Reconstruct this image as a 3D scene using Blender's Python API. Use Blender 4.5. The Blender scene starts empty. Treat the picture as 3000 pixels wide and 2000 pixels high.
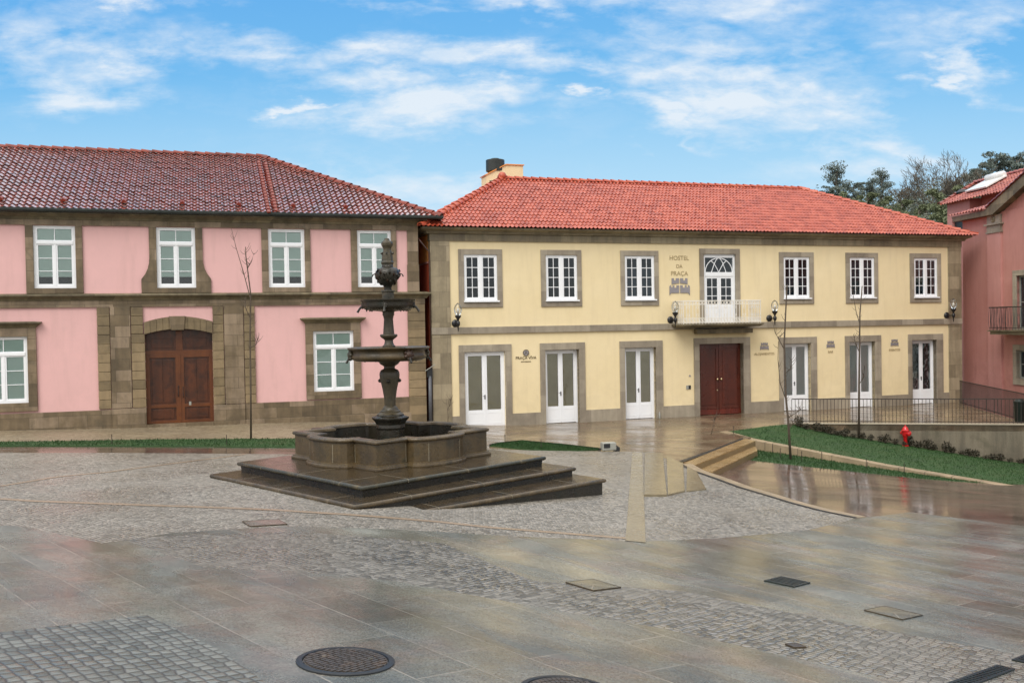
import bpy, bmesh, math, random
import numpy as np
from mathutils import Vector, Matrix, noise as mnoise
R = math.radians
random.seed(7)
sc = bpy.context.scene
COL = sc.collection

# ------------------------------------------------------------------ camera
CAMZ = 4.2
cd = bpy.data.cameras.new('camera'); cam = bpy.data.objects.new('camera', cd); COL.objects.link(cam); sc.camera = cam
cd.sensor_width = 36; cd.lens = 33.06; cd.clip_start = .1; cd.clip_end = 4000
_p, _r = -.0176, .0173
M3 = Matrix.Rotation(_p, 3, 'X') @ Matrix.Rotation(_r, 3, 'Y')
rt, fw, up = M3 @ Vector((1, 0, 0)), M3 @ Vector((0, 1, 0)), M3 @ Vector((0, 0, 1))
mw = Matrix((rt, up, -fw)).transposed().to_4x4(); mw.translation = (0, 0, CAMZ); cam.matrix_world = mw

# ------------------------------------------------------------------ world, sun, exposure
SUN_EL, SUN_AZ = R(50), R(205)          # azimuth clockwise from +Y : the sun stands behind the camera, a little to the left
w = bpy.data.worlds.new('World'); sc.world = w; w.use_nodes = True
NT = w.node_tree; NT.nodes.clear()
def nd(t, typ, **k):
    n = t.nodes.new(typ)
    for a, b in k.items():
        if a in n.inputs and not hasattr(n, a): n.inputs[a].default_value = b
        else: setattr(n, a, b)
    return n
def mth(t, op, a, b=None, c=None, clamp=False):
    n = t.nodes.new('ShaderNodeMath'); n.operation = op; n.use_clamp = clamp
    for i, v in enumerate((a, b, c)):
        if v is None: continue
        if isinstance(v, (int, float)): n.inputs[i].default_value = v
        else: t.links.new(v, n.inputs[i])
    return n.outputs[0]
def mixc(t, f, a, b, typ='MIX'):
    n = t.nodes.new('ShaderNodeMix'); n.data_type = 'RGBA'; n.blend_type = typ; n.clamp_factor = True
    for i, v in ((0, f), (6, a), (7, b)):
        if isinstance(v, (int, float)): n.inputs[i].default_value = v
        elif isinstance(v, tuple): n.inputs[i].default_value = (*v, 1) if len(v) == 3 else v
        else: t.links.new(v, n.inputs[i])
    return n.outputs[2]
def nd_rgb(t, v):
    n = t.nodes.new('ShaderNodeCombineColor'); [t.links.new(v, n.inputs[i]) for i in range(3)]; return n.outputs[0]
sky = nd(NT, 'ShaderNodeTexSky', sky_type='NISHITA', sun_disc=False, sun_elevation=SUN_EL, sun_rotation=SUN_AZ, air_density=1.0, dust_density=.3, ozone_density=1.6, altitude=100)
tc = NT.nodes.new('ShaderNodeTexCoord'); sp = NT.nodes.new('ShaderNodeSeparateXYZ'); NT.links.new(tc.outputs['Generated'], sp.inputs[0])
X, Y_, Z = sp.outputs
yy = mth(NT, 'MAXIMUM', mth(NT, 'ABSOLUTE', Y_), .05)
a_ = mth(NT, 'DIVIDE', X, yy); e_ = mth(NT, 'DIVIDE', Z, yy)
cv = NT.nodes.new('ShaderNodeCombineXYZ'); NT.links.new(a_, cv.inputs[0]); NT.links.new(e_, cv.inputs[1])
def wn(scale, sy, detail, off=0., rot=0.):
    m = nd(NT, 'ShaderNodeMapping'); m.inputs['Location'].default_value = (off, off * .7, 0); m.inputs['Rotation'].default_value = (0, 0, rot)
    m.inputs['Scale'].default_value = (1, sy, 1); NT.links.new(cv.outputs[0], m.inputs[0])
    n = nd(NT, 'ShaderNodeTexNoise', noise_dimensions='3D'); n.inputs['Scale'].default_value = scale; n.inputs['Detail'].default_value = detail; n.inputs['Roughness'].default_value = .62
    n.inputs['Distortion'].default_value = .35
    NT.links.new(m.outputs[0], n.inputs[0]); return n.outputs[0]
n1 = wn(5.5, 3.0, 10, 3.1, .12); n2 = wn(21, 2.4, 8, 9.2, .25)
nz = mth(NT, 'ADD', mth(NT, 'MULTIPLY', n1, .6), mth(NT, 'MULTIPLY', n2, .4))
# cloud banks: azimuth ratio, elevation ratio, half sizes, tilt, strength
BL = [(-0.475, 0.298, 0.0972, 0.0417, -0.05, 0.62), (-0.4148, 0.2831, 0.0509, 0.0185, 0.1, 0.6), (-0.4658, 0.2539, 0.0787, 0.0185, -0.1, 0.7), (-0.3917, 0.3484, 0.0787, 0.0102, 0, 0.8), (-0.2667, 0.2967, 0.0926, 0.013, -0.1, 0.6), (-0.1463, 0.2923, 0.1065, 0.012, -0.05, 0.7), (0.0111, 0.285, 0.1157, 0.0139, -0.02, 0.75), (-0.1556, 0.2647, 0.0926, 0.0139, -0.12, 0.7), (-0.0815, 0.232, 0.1111, 0.0176, -0.02, 1.05), (-0.2111, 0.2402, 0.0417, 0.0046, 0.05, 0.8), (-0.0213, 0.2531, 0.0324, 0.0093, 0.1, 0.6), (0.0667, 0.2456, 0.0222, 0.0074, -0.12, 0.85), (0.0944, 0.2789, 0.0556, 0.0139, 0, 0.6), (0.2056, 0.2724, 0.1204, 0.0278, -0.1, 0.75), (0.1778, 0.2242, 0.0741, 0.0162, -0.25, 0.85), (0.2704, 0.2388, 0.1204, 0.0324, -0.22, 0.9), (0.312, 0.2844, 0.0694, 0.0278, -0.2, 0.55), (0.3583, 0.1864, 0.1065, 0.0167, -0.2, 0.7), (0.4185, 0.1668, 0.0741, 0.012, -0.12, 0.6), (0.2148, 0.2028, 0.0556, 0.0093, -0.3, 0.6), (0.0111, 0.3382, 0.0833, 0.0111, -0.15, 0.85), (0.15, 0.3289, 0.0926, 0.0185, -0.1, 0.6), (0.2565, 0.3294, 0.1157, 0.0185, 0.05, 0.65), (-0.1278, 0.342, 0.0694, 0.0074, 0, 0.45), (0.488, 0.3092, 0.0926, 0.0278, 0.1, 0.55), (0.5158, 0.2716, 0.0417, 0.0208, -0.3, 0.85), (0.4972, 0.2488, 0.0278, 0.0102, 0, 0.9), (0.5158, 0.223, 0.037, 0.012, -0.2, 0.6), (0.4417, 0.2544, 0.0278, 0.0065, -0.1, 0.45), (-0.1, 0.1434, 0.1065, 0.0324, 0, 0.7), (-0.2134, 0.1787, 0.037, 0.0083, -0.15, 0.55), (0.3815, 0.1536, 0.1111, 0.0185, 0, 0.5), (0.1454, 0.1831, 0.0324, 0.0065, -0.1, 0.35), (-0.1648, 0.163, 0.0926, 0.0185, 0, 0.4), (-0.0537, 0.1287, 0.0556, 0.0231, 0, 0.7)]
wz = nd(NT, 'ShaderNodeTexNoise'); wz.inputs['Scale'].default_value = 6.5; wz.inputs['Detail'].default_value = 7; wz.inputs['Roughness'].default_value = .6; wm = nd(NT, 'ShaderNodeMapping'); wm.inputs['Scale'].default_value = (1, 2.6, 1); NT.links.new(cv.outputs[0], wm.inputs[0]); NT.links.new(wm.outputs[0], wz.inputs[0])
ws = nd(NT, 'ShaderNodeVectorMath', operation='SUBTRACT'); NT.links.new(wz.outputs[1], ws.inputs[0]); ws.inputs[1].default_value = (.5, .5, .5)
wq = nd(NT, 'ShaderNodeVectorMath', operation='MULTIPLY_ADD'); NT.links.new(ws.outputs[0], wq.inputs[0]); wq.inputs[1].default_value = (.34, .10, 0); NT.links.new(cv.outputs[0], wq.inputs[2])
acc = None
for (bx, by, sx, sy, ro, st) in BL:
    m = nd(NT, 'ShaderNodeMapping', vector_type='TEXTURE'); m.inputs['Location'].default_value = (bx, by, 0); m.inputs['Rotation'].default_value = (0, 0, ro); m.inputs['Scale'].default_value = (sx * 1.5, sy * 1.9, 1)
    NT.links.new(wq.outputs[0], m.inputs[0])
    l = nd(NT, 'ShaderNodeVectorMath', operation='LENGTH'); NT.links.new(m.outputs[0], l.inputs[0])
    g = mth(NT, 'MULTIPLY', mth(NT, 'SUBTRACT', 1.0, l.outputs['Value'], clamp=True), st)
    acc = g if acc is None else mth(NT, 'MAXIMUM', acc, g)
front = mth(NT, 'GREATER_THAN', Y_, .05)
acc = mth(NT, 'MULTIPLY', acc, front)
# overhead and behind the square the cloud cover is closed
over = mth(NT, 'MULTIPLY', mth(NT, 'SUBTRACT', Z, .40), 4.0, clamp=True)
back = mth(NT, 'MULTIPLY', mth(NT, 'SUBTRACT', .25, Y_), 3.0, clamp=True)
cover = mth(NT, 'MULTIPLY', mth(NT, 'MAXIMUM', over, back), .8)
dens = mth(NT, 'ADD', mth(NT, 'MULTIPLY', acc, .80), mth(NT, 'MULTIPLY', mth(NT, 'SUBTRACT', nz, .5), mth(NT, 'SUBTRACT', 2.9, mth(NT, 'MULTIPLY', cover, 3.4))))
dens = mth(NT, 'ADD', dens, cover)
dens = mth(NT, 'MULTIPLY', mth(NT, 'SUBTRACT', dens, .0), 1.5, clamp=True)
dens = mth(NT, 'MULTIPLY', dens, mth(NT, 'ADD', .14, mth(NT, 'MULTIPLY', mth(NT, 'MAXIMUM', acc, cover), 1.5), clamp=True))
hz = mth(NT, 'MULTIPLY', mth(NT, 'SUBTRACT', .27, e_), 3.6, clamp=True)
grad = mth(NT, 'MULTIPLY', mth(NT, 'SUBTRACT', .40, e_), 4.0, clamp=True)
SKYB = mixc(NT, grad, (.80, 2.95, 6.1), (1.7, 4.3, 6.5))
SKYG = mixc(NT, mth(NT, 'MULTIPLY', front, .93), sky.outputs[0], SKYB)
SKYG = mixc(NT, mth(NT, 'MULTIPLY', hz, front), SKYG, (4.8, 6.0, 6.8))
ovb = mth(NT, 'ADD', .75, mth(NT, 'MULTIPLY', mth(NT, 'MAXIMUM', Z, 0.), .75))
CLD = mixc(NT, mth(NT, 'MAXIMUM', over, back), (5.9, 6.35, 6.8), (8.7, 8.5, 8.2))
ovm = mixc(NT, over, (1., 1., 1.), nd_rgb(NT, ovb)); CLD = mixc(NT, 1.0, CLD, ovm, 'MULTIPLY')
dens = mth(NT, 'MULTIPLY', dens, .88)
fin = mixc(NT, dens, SKYG, CLD)
bg = nd(NT, 'ShaderNodeBackground'); bg.inputs['Strength'].default_value = .1; NT.links.new(fin, bg.inputs[0])
wo = NT.nodes.new('ShaderNodeOutputWorld'); NT.links.new(bg.outputs[0], wo.inputs[0])

sl = bpy.data.lights.new('sun', 'SUN'); sl.energy = 1.5; sl.angle = R(35); sl.color = (1, .95, .88)
so = bpy.data.objects.new('sun', sl); COL.objects.link(so)
so.rotation_euler = Vector((math.sin(SUN_AZ) * math.cos(SUN_EL), math.cos(SUN_AZ) * math.cos(SUN_EL), math.sin(SUN_EL))).to_track_quat('Z', 'Y').to_euler(); so.location = (0, 0, 60)
sc.view_settings.view_transform = 'Standard'; sc.view_settings.look = 'None'; sc.view_settings.exposure = .5; sc.view_settings.gamma = 1
sc.cycles.use_denoising = True; sc.cycles.max_bounces = 6; sc.cycles.transparent_max_bounces = 24; sc.cycles.caustics_reflective = False; sc.cycles.caustics_refractive = False

# ------------------------------------------------------------------ materials
def lin(c):
    if isinstance(c, str): c = tuple(int(c[i:i + 2], 16) / 255 for i in (0, 2, 4))
    return tuple(x / 12.92 if x <= .04045 else ((x + .055) / 1.055) ** 2.4 for x in c)
def newmat(name):
    m = bpy.data.materials.new(name); m.use_nodes = True; t = m.node_tree
    b = t.nodes['Principled BSDF']; return m, t, b
def tnoise(t, vec, scale, detail=4, rough=.55, dist=0.):
    n = nd(t, 'ShaderNodeTexNoise'); n.inputs['Scale'].default_value = scale; n.inputs['Detail'].default_value = detail; n.inputs['Roughness'].default_value = rough; n.inputs['Distortion'].default_value = dist
    if vec is not None: t.links.new(vec, n.inputs[0])
    return n.outputs[0]
def ramp(t, v, pts):
    n = t.nodes.new('ShaderNodeValToRGB'); t.links.new(v, n.inputs[0]); e = n.color_ramp.elements
    while len(e) < len(pts): e.new(.5)
    for x, (p, c) in zip(e, pts):
        x.position = p; x.color = (*c, 1) if not isinstance(c, (int, float)) else (c, c, c, 1)
    return n.outputs[0]
def bump(t, b, h, strength, dist=.02):
    n = nd(t, 'ShaderNodeBump'); n.inputs['Strength'].default_value = strength; n.inputs['Distance'].default_value = dist
    t.links.new(h, n.inputs['Height']); t.links.new(n.outputs[0], b.inputs['Normal'])
def ocoord(t, obj=True):
    n = t.nodes.new('ShaderNodeTexCoord'); return n.outputs['Object']
def surf(name, c1, c2=None, scale=3., rough=(.5, .7), bmp=.15, bscale=40, spec=.5, metal=0, c3=None, fine=.0, coat=0., streak=0.):
    m, t, b = newmat(name); v = ocoord(t); c1 = lin(c1); c2 = lin(c2) if c2 else c1
    n = tnoise(t, v, scale, 6, .6, .3)
    pts = [(.32, c1), (.68, c2)]
    if c3: pts = [(.28, c1), (.5, c2), (.72, lin(c3))]
    col = ramp(t, n, pts)
    if fine:
        f = tnoise(t, v, bscale * 1.3, 3); col = mixc(t, 1.0, col, ramp(t, f, [(.3, 1 - fine), (.7, 1 + fine)]), 'MULTIPLY')
    if streak:
        mp = nd(t, 'ShaderNodeMapping'); mp.inputs['Scale'].default_value = (2.2, 2.2, .22); t.links.new(v, mp.inputs[0])
        s = tnoise(t, mp.outputs[0], 1.6, 5, .6); col = mixc(t, 1.0, col, ramp(t, s, [(.35, 1 - streak), (.6, 1.0)]), 'MULTIPLY')
    t.links.new(col, b.inputs['Base Color'])
    rn = tnoise(t, v, scale * 1.7, 3); t.links.new(ramp(t, rn, [(.3, rough[0]), (.7, rough[1])]), b.inputs['Roughness'])
    b.inputs['Specular IOR Level'].default_value = spec; b.inputs['Metallic'].default_value = metal; b.inputs['Coat Weight'].default_value = coat
    if bmp: bump(t, b, tnoise(t, v, bscale, 5), bmp)
    return m
def ashlar(name, c1, c2, c3, bw=.9, bh=.36, joint=.012, jointc=.62, rough=(.45, .75), bmp=.35, streak=.25, horiz=False, xy=False, stain=.45):
    """stone blocks: the joints follow local x and z"""
    m, t, b = newmat(name); v = ocoord(t)
    s = nd(t, 'ShaderNodeSeparateXYZ'); t.links.new(v, s.inputs[0]); c = nd(t, 'ShaderNodeCombineXYZ')
    t.links.new(mth(t, 'ADD', s.outputs[0], mth(t, 'MULTIPLY', s.outputs[1], .7 if not xy else 0)), c.inputs[0]); t.links.new(s.outputs[1] if xy else s.outputs[2], c.inputs[1])
    k = nd(t, 'ShaderNodeTexBrick'); t.links.new(c.outputs[0], k.inputs[0])
    k.inputs['Scale'].default_value = 1; k.inputs['Brick Width'].default_value = bw; k.inputs['Row Height'].default_value = bh; k.inputs['Mortar Size'].default_value = joint * .5; k.inputs['Mortar Smooth'].default_value = .3
    k.inputs['Color1'].default_value = (0, 0, 0, 1); k.inputs['Color2'].default_value = (1, 1, 1, 1); k.inputs['Mortar'].default_value = (.5, .5, .5, 1); k.inputs['Bias'].default_value = 0
    n = tnoise(t, v, 1.7, 7, .62, .5); n2 = tnoise(t, v, 9, 5, .6)
    bc = nd(t, 'ShaderNodeSeparateColor'); t.links.new(k.outputs[0], bc.inputs[0])
    val = mth(t, 'ADD', mth(t, 'MULTIPLY', bc.outputs[0], .5), mth(t, 'ADD', mth(t, 'MULTIPLY', n, .75), mth(t, 'MULTIPLY', n2, .28)))
    col = ramp(t, val, [(.42, lin(c1)), (.72, lin(c2)), (1.0, lin(c3))])
    mp = nd(t, 'ShaderNodeMapping'); mp.inputs['Scale'].default_value = (2.5, 2.5, .3); t.links.new(v, mp.inputs[0])
    st = tnoise(t, mp.outputs[0], 1.3, 6, .65); col = mixc(t, 1.0, col, ramp(t, st, [(.36, 1 - streak), (.58, 1.0)]), 'MULTIPLY')
    dk = tnoise(t, v, .9, 6, .7, .8); col = mixc(t, ramp(t, dk, [(.56, 0.), (.74, stain)]), col, lin('3a382c'))
    col = mixc(t, k.outputs[1], col, tuple(x * jointc for x in lin(c1)))
    t.links.new(col, b.inputs['Base Color'])
    t.links.new(ramp(t, n2, [(.3, rough[0]), (.7, rough[1])]), b.inputs['Roughness'])
    h = mth(t, 'SUBTRACT', mth(t, 'MULTIPLY', tnoise(t, v, 30, 6, .7), .5), k.outputs[1]); bump(t, b, h, bmp, .015)
    return m
def plaster(name, c1, c2, dark):
    m, t, b = newmat(name); v = ocoord(t)
    n = tnoise(t, v, .55, 5, .6, .4); col = ramp(t, n, [(.3, lin(c1)), (.7, lin(c2))])
    mp = nd(t, 'ShaderNodeMapping'); mp.inputs['Scale'].default_value = (3, 3, .35); t.links.new(v, mp.inputs[0])
    st = tnoise(t, mp.outputs[0], 1.1, 6, .6); col = mixc(t, ramp(t, st, [(.5, 0.), (.8, .35)]), col, lin(dark))
    sx = nd(t, 'ShaderNodeSeparateXYZ'); t.links.new(v, sx.inputs[0]); gm = mth(t, 'MULTIPLY', ramp(t, mth(t, 'MULTIPLY', sx.outputs[2], .3), [(.12, 1.), (.75, 0.)]), ramp(t, tnoise(t, v, 1.6, 7, .7, .6), [(.42, 0.), (.7, .5)]))
    col = mixc(t, gm, col, lin(dark)); col = mixc(t, 1.0, col, ramp(t, tnoise(t, v, 2.6, 8, .75), [(.3, .97), (.7, 1.02)]), 'MULTIPLY')
    t.links.new(col, b.inputs['Base Color']); b.inputs['Roughness'].default_value = .85
    h = mth(t, 'ADD', tnoise(t, v, 55, 5, .7), mth(t, 'MULTIPLY', tnoise(t, v, 4, 3), .8)); bump(t, b, h, .16, .012)
    return m
def glassmat(name, tint=(.55, .6, .6), rough=.02, k=1.0):
    m, t, b = newmat(name); t.nodes.remove(b); o = t.nodes['Material Output']
    tr = nd(t, 'ShaderNodeBsdfTransparent'); tr.inputs[0].default_value = (*tint, 1)
    g = nd(t, 'ShaderNodeBsdfGlossy'); g.inputs['Roughness'].default_value = rough; g.inputs['Color'].default_value = (.9, .95, 1, 1)
    v = ocoord(t); bn = nd(t, 'ShaderNodeBump'); bn.inputs['Strength'].default_value = .1; bn.inputs['Distance'].default_value = .03; t.links.new(tnoise(t, v, 1.8, 2), bn.inputs['Height']); t.links.new(bn.outputs[0], g.inputs['Normal'])
    f = nd(t, 'ShaderNodeFresnel'); f.inputs[0].default_value = 1.5; mx = nd(t, 'ShaderNodeMixShader')
    t.links.new(mth(t, 'MULTIPLY', f.outputs[0], 1.6 * k, clamp=True), mx.inputs[0]); t.links.new(tr.outputs[0], mx.inputs[1]); t.links.new(g.outputs[0], mx.inputs[2]); t.links.new(mx.outputs[0], o.inputs[0])
    return m
def rotvec(t, ang, sc_=1.0):
    v = ocoord(t); mp = nd(t, 'ShaderNodeMapping'); mp.inputs['Rotation'].default_value = (0, 0, R(ang)); mp.inputs['Scale'].default_value = (sc_, sc_, sc_); t.links.new(v, mp.inputs[0]); return v, mp.outputs[0]
def cobble(name, cols, size=.1, ang=40, rough=(.2, .5), aspect=1.0, bmp=.7, wet=.0, rnd=.55, joint=.06, spec=.5):
    m, t, b = newmat(name); v, rv = rotvec(t, ang)
    wv = nd(t, 'ShaderNodeVectorMath', operation='ADD'); sv = nd(t, 'ShaderNodeVectorMath', operation='SCALE'); sv.inputs['Scale'].default_value = size * .5
    wnz = nd(t, 'ShaderNodeTexNoise'); wnz.inputs['Scale'].default_value = 1.2; t.links.new(v, wnz.inputs[0]); t.links.new(wnz.outputs[1], sv.inputs[0]); t.links.new(rv, wv.inputs[0]); t.links.new(sv.outputs[0], wv.inputs[1])
    mp = nd(t, 'ShaderNodeMapping'); mp.inputs['Scale'].default_value = (1 / size / aspect, 1 / size, 0); t.links.new(wv.outputs[0], mp.inputs[0])
    vo = nd(t, 'ShaderNodeTexVoronoi', voronoi_dimensions='2D', feature='F1', distance='CHEBYCHEV'); vo.inputs['Scale'].default_value = 1; vo.inputs['Randomness'].default_value = rnd; t.links.new(mp.outputs[0], vo.inputs['Vector'])
    ve = nd(t, 'ShaderNodeTexVoronoi', voronoi_dimensions='2D', feature='DISTANCE_TO_EDGE'); ve.inputs['Scale'].default_value = 1; ve.inputs['Randomness'].default_value = rnd; t.links.new(mp.outputs[0], ve.inputs['Vector'])
    s = nd(t, 'ShaderNodeSeparateColor'); t.links.new(vo.outputs['Color'], s.inputs[0])
    big = tnoise(t, v, .35, 5, .6, .5); mid = tnoise(t, v, 1.6, 4)
    val = mth(t, 'ADD', mth(t, 'MULTIPLY', s.outputs[0], .55), mth(t, 'ADD', mth(t, 'MULTIPLY', big, .5), mth(t, 'MULTIPLY', mid, .2)))
    n = len(cols); col = ramp(t, val, [(.3 + .55 * i / (n - 1), lin(c)) for i, c in enumerate(cols)])
    patch = tnoise(t, v, .22, 4, .6, .6); col = mixc(t, ramp(t, patch, [(.45, 0.), (.62, .35)]), col, lin('7c7263'))
    jm = ramp(t, ve.outputs['Distance'], [(joint * .5, 1.), (joint * 2, 0.)])
    col = mixc(t, mth(t, 'MULTIPLY', jm, .75), col, lin('37332c'))
    t.links.new(col, b.inputs['Base Color'])
    r = ramp(t, tnoise(t, v, .6, 5, .6), [(.38, rough[0]), (.62, rough[1])]); t.links.new(r, b.inputs['Roughness']); b.inputs['Specular IOR Level'].default_value = spec
    dome = ramp(t, ve.outputs['Distance'], [(0, 0.), (.35, 1.)])
    h = mth(t, 'ADD', dome, mth(t, 'MULTIPLY', s.outputs[1], .45)); bump(t, b, h, bmp, .014)
    return m
def slabs(name, cols, bw=1.3, bh=.62, ang=40, rough=(.06, .3), joint=.008, jc='b3aa9c', bmp=.12, blot=.5, spec=.6):
    m, t, b = newmat(name); v, rv = rotvec(t, ang)
    k = nd(t, 'ShaderNodeTexBrick'); t.links.new(rv, k.inputs[0]); k.inputs['Scale'].default_value = 1; k.inputs['Brick Width'].default_value = bw; k.inputs['Row Height'].default_value = bh
    k.inputs['Mortar Size'].default_value = joint; k.inputs['Mortar Smooth'].default_value = .2; k.inputs['Color1'].default_value = (0, 0, 0, 1); k.inputs['Color2'].default_value = (1, 1, 1, 1); k.offset = .37; k.squash = 1
    s = nd(t, 'ShaderNodeSeparateColor'); t.links.new(k.outputs[0], s.inputs[0])
    big = tnoise(t, v, .45, 6, .62, .7); mid = tnoise(t, v, 2.4, 5, .6, .4); fin_ = tnoise(t, v, 60, 3, .7); speck = tnoise(t, v, 220, 2, .7)
    val = mth(t, 'ADD', mth(t, 'MULTIPLY', s.outputs[0], .16), mth(t, 'ADD', mth(t, 'MULTIPLY', big, .62), mth(t, 'MULTIPLY', mid, .25)))
    n = len(cols); col = ramp(t, val, [(.33 + .4 * i / (n - 1), lin(c)) for i, c in enumerate(cols)])
    damp = tnoise(t, v, .33, 6, .65, 1.0); col = mixc(t, 1.0, col, ramp(t, damp, [(.4, .72), (.62, 1.12)]), 'MULTIPLY'); hue = tnoise(t, v, .8, 5, .6, 1.2); col = mixc(t, ramp(t, hue, [(.5, 0.), (.66, blot)]), col, lin('8f6a5e'))
    hue2 = tnoise(t, mth(t, 'ADD', 1, 2) and v, .63, 4, .6, .9); col = mixc(t, ramp(t, hue2, [(.56, 0.), (.7, blot * .8)]), col, lin('5f6a64'))
    g2 = tnoise(t, v, 18, 5, .75); col = mixc(t, 1.0, col, ramp(t, mth(t, 'ADD', mth(t, 'MULTIPLY', fin_, .4), mth(t, 'ADD', mth(t, 'MULTIPLY', speck, .3), mth(t, 'MULTIPLY', g2, .3))), [(.38, .52), (.62, 1.38)]), 'MULTIPLY')
    col = mixc(t, 1.0, col, ramp(t, tnoise(t, v, 45, 4, .8), [(.4, .74), (.6, 1.24)]), 'MULTIPLY')
    col = mixc(t, mth(t, 'MULTIPLY', k.outputs[1], mth(t, 'MULTIPLY', ramp(t, tnoise(t, v, 1.1, 4), [(.4, .1), (.65, .6)]), 1.0)), col, lin(jc))
    t.links.new(col, b.inputs['Base Color']); b.inputs['Specular IOR Level'].default_value = spec
    mps = nd(t, 'ShaderNodeMapping'); mps.inputs['Scale'].default_value = (.5, 1.6, 1); t.links.new(rv, mps.inputs[0])
    pud = tnoise(t, mps.outputs[0], .8, 6, .6, .6)
    r = mth(t, 'ADD', ramp(t, pud, [(.4, rough[0]), (.62, rough[1])]), mth(t, 'MULTIPLY', fin_, .06)); t.links.new(r, b.inputs['Roughness'])
    h = mth(t, 'SUBTRACT', mth(t, 'ADD', mth(t, 'MULTIPLY', fin_, .35), mth(t, 'MULTIPLY', s.outputs[1] if False else mid, 1.2)), mth(t, 'MULTIPLY', k.outputs[1], .6)); bump(t, b, h, bmp, .01)
    return m
M = {}
M['pink'] = plaster('pink_plaster', 'e3b5b3', 'ddb1af', 'bd9993')
M['yellow'] = plaster('yellow_plaster', 'ebdab2', 'e6d4a9', 'cdbb96')
M['salmon'] = plaster('salmon_plaster', 'bd877e', 'b0786e', '84574e')
M['salmon2'] = plaster('pilaster_plaster', 'c28d86', 'b67f78', '916259')
M['orange'] = plaster('orange_plaster', 'f0a45a', 'e89a50', 'd98c48')
M['brickred'] = plaster('brick_red_plaster', 'b84e2c', 'ad4728', '8f3a22')
M['stone_l'] = ashlar('old_granite', '5c4f3b', '75654d', '92806a', .95, .4, stain=.6, streak=.3)
M['stone_rust'] = ashlar('old_granite_blocks', '62543e', '7c6c50', '958162', 5.3, .345, joint=.0, stain=.5, streak=.2)
M['stone_y'] = ashlar('granite_trim', '83796b', '958b7b', 'a79d8b', 1.25, .62, joint=.008, jointc=.8, stain=.25, streak=.18, bmp=.2)
M['stone_yq'] = ashlar('granite_quoin', '7d725d', '92866d', 'a79a80', .62, .62, joint=.012, jointc=.8, stain=.3, streak=.2, bmp=.25)
M['stone_corn'] = ashlar('cornice_granite', '5a5240', '6f6650', '857a61', 1.4, .5, joint=.01, stain=.7, streak=.4)
M['stone_cy'] = ashlar('eaves_granite', '6f6553', '82775f', '958a70', 1.4, .5, joint=.01, stain=.35, streak=.3)
M['white'] = surf('white_paint', 'f2f4f7', 'ebeef2', 2, (.3, .45), .03, 60)
M['ltwhite'] = surf('ironwork_paint', 'f2efe8', 'e6e1d6', 6, (.4, .55), .05, 60)
M['glass'] = glassmat('window_glass', (.6, .66, .7), k=.5); M['glass_d'] = glassmat('door_glass', (.96, .97, .96), k=.6)
M['blind'] = surf('roller_blind', 'd8f4ec', 'ccebe2', 1.2, (.7, .8), .05, 30)
M['blind_d'] = surf('olive_blind', 'bfb494', 'aea486', .8, (.7, .8), .05, 30); M['blind_g'] = surf('grey_blind', 'c4d0d0', 'b2bebf', .8, (.7, .8), .05, 30)
M['reflection_sheet'] = surf('reflection_grey', '66727a', '55616a', 2, (.8, .9), .1, 20); M['room'] = surf('room_dark', '2e2e30', '262628', 1, (.8, .9), 0)  # the first grey imitates reflections in some upper window panes
M['wood'] = surf('varnished_oak', '3a1c0d', '552b12', 2.2, (.28, .45), .12, 14, c3='2e170c', streak=.45); M['wood_lt'] = surf('varnished_oak_rail', '5c3013', '6d3c18', 2.5, (.28, .45), .1, 14, streak=.3)
M['mahog'] = surf('mahogany', '4c1e12', '5c2616', 1.8, (.25, .4), .08, 14, streak=.3); M['mahog_l'] = surf('mahogany_kickboard', '6a2818', '60241a', 1.8, (.25, .4), .08, 14, streak=.3)
M['brass'] = surf('chrome_brass', 'cdb890', 'c3b292', 4, (.2, .3), 0, metal=1)
M['black'] = surf('black_iron', '16171a', '1e1f22', 6, (.3, .45), .1, 50); M['gutter'] = surf('zinc_gutter', '3b403e', '2e3331', 1.2, (.3, .5), .1, 20, streak=.2, metal=.3)
M['rust'] = surf('dark_iron_bars', '2b2622', '3a302a', 8, (.5, .7), .1, 50)
M['pipe'] = surf('brown_downpipe', '4a2a20', '3c2a24', 3, (.3, .5), .1, 20); M['pipe_g'] = surf('grey_downpipe', '5a5c62', '4a4c52', 3, (.3, .5), .1, 20)
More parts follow.
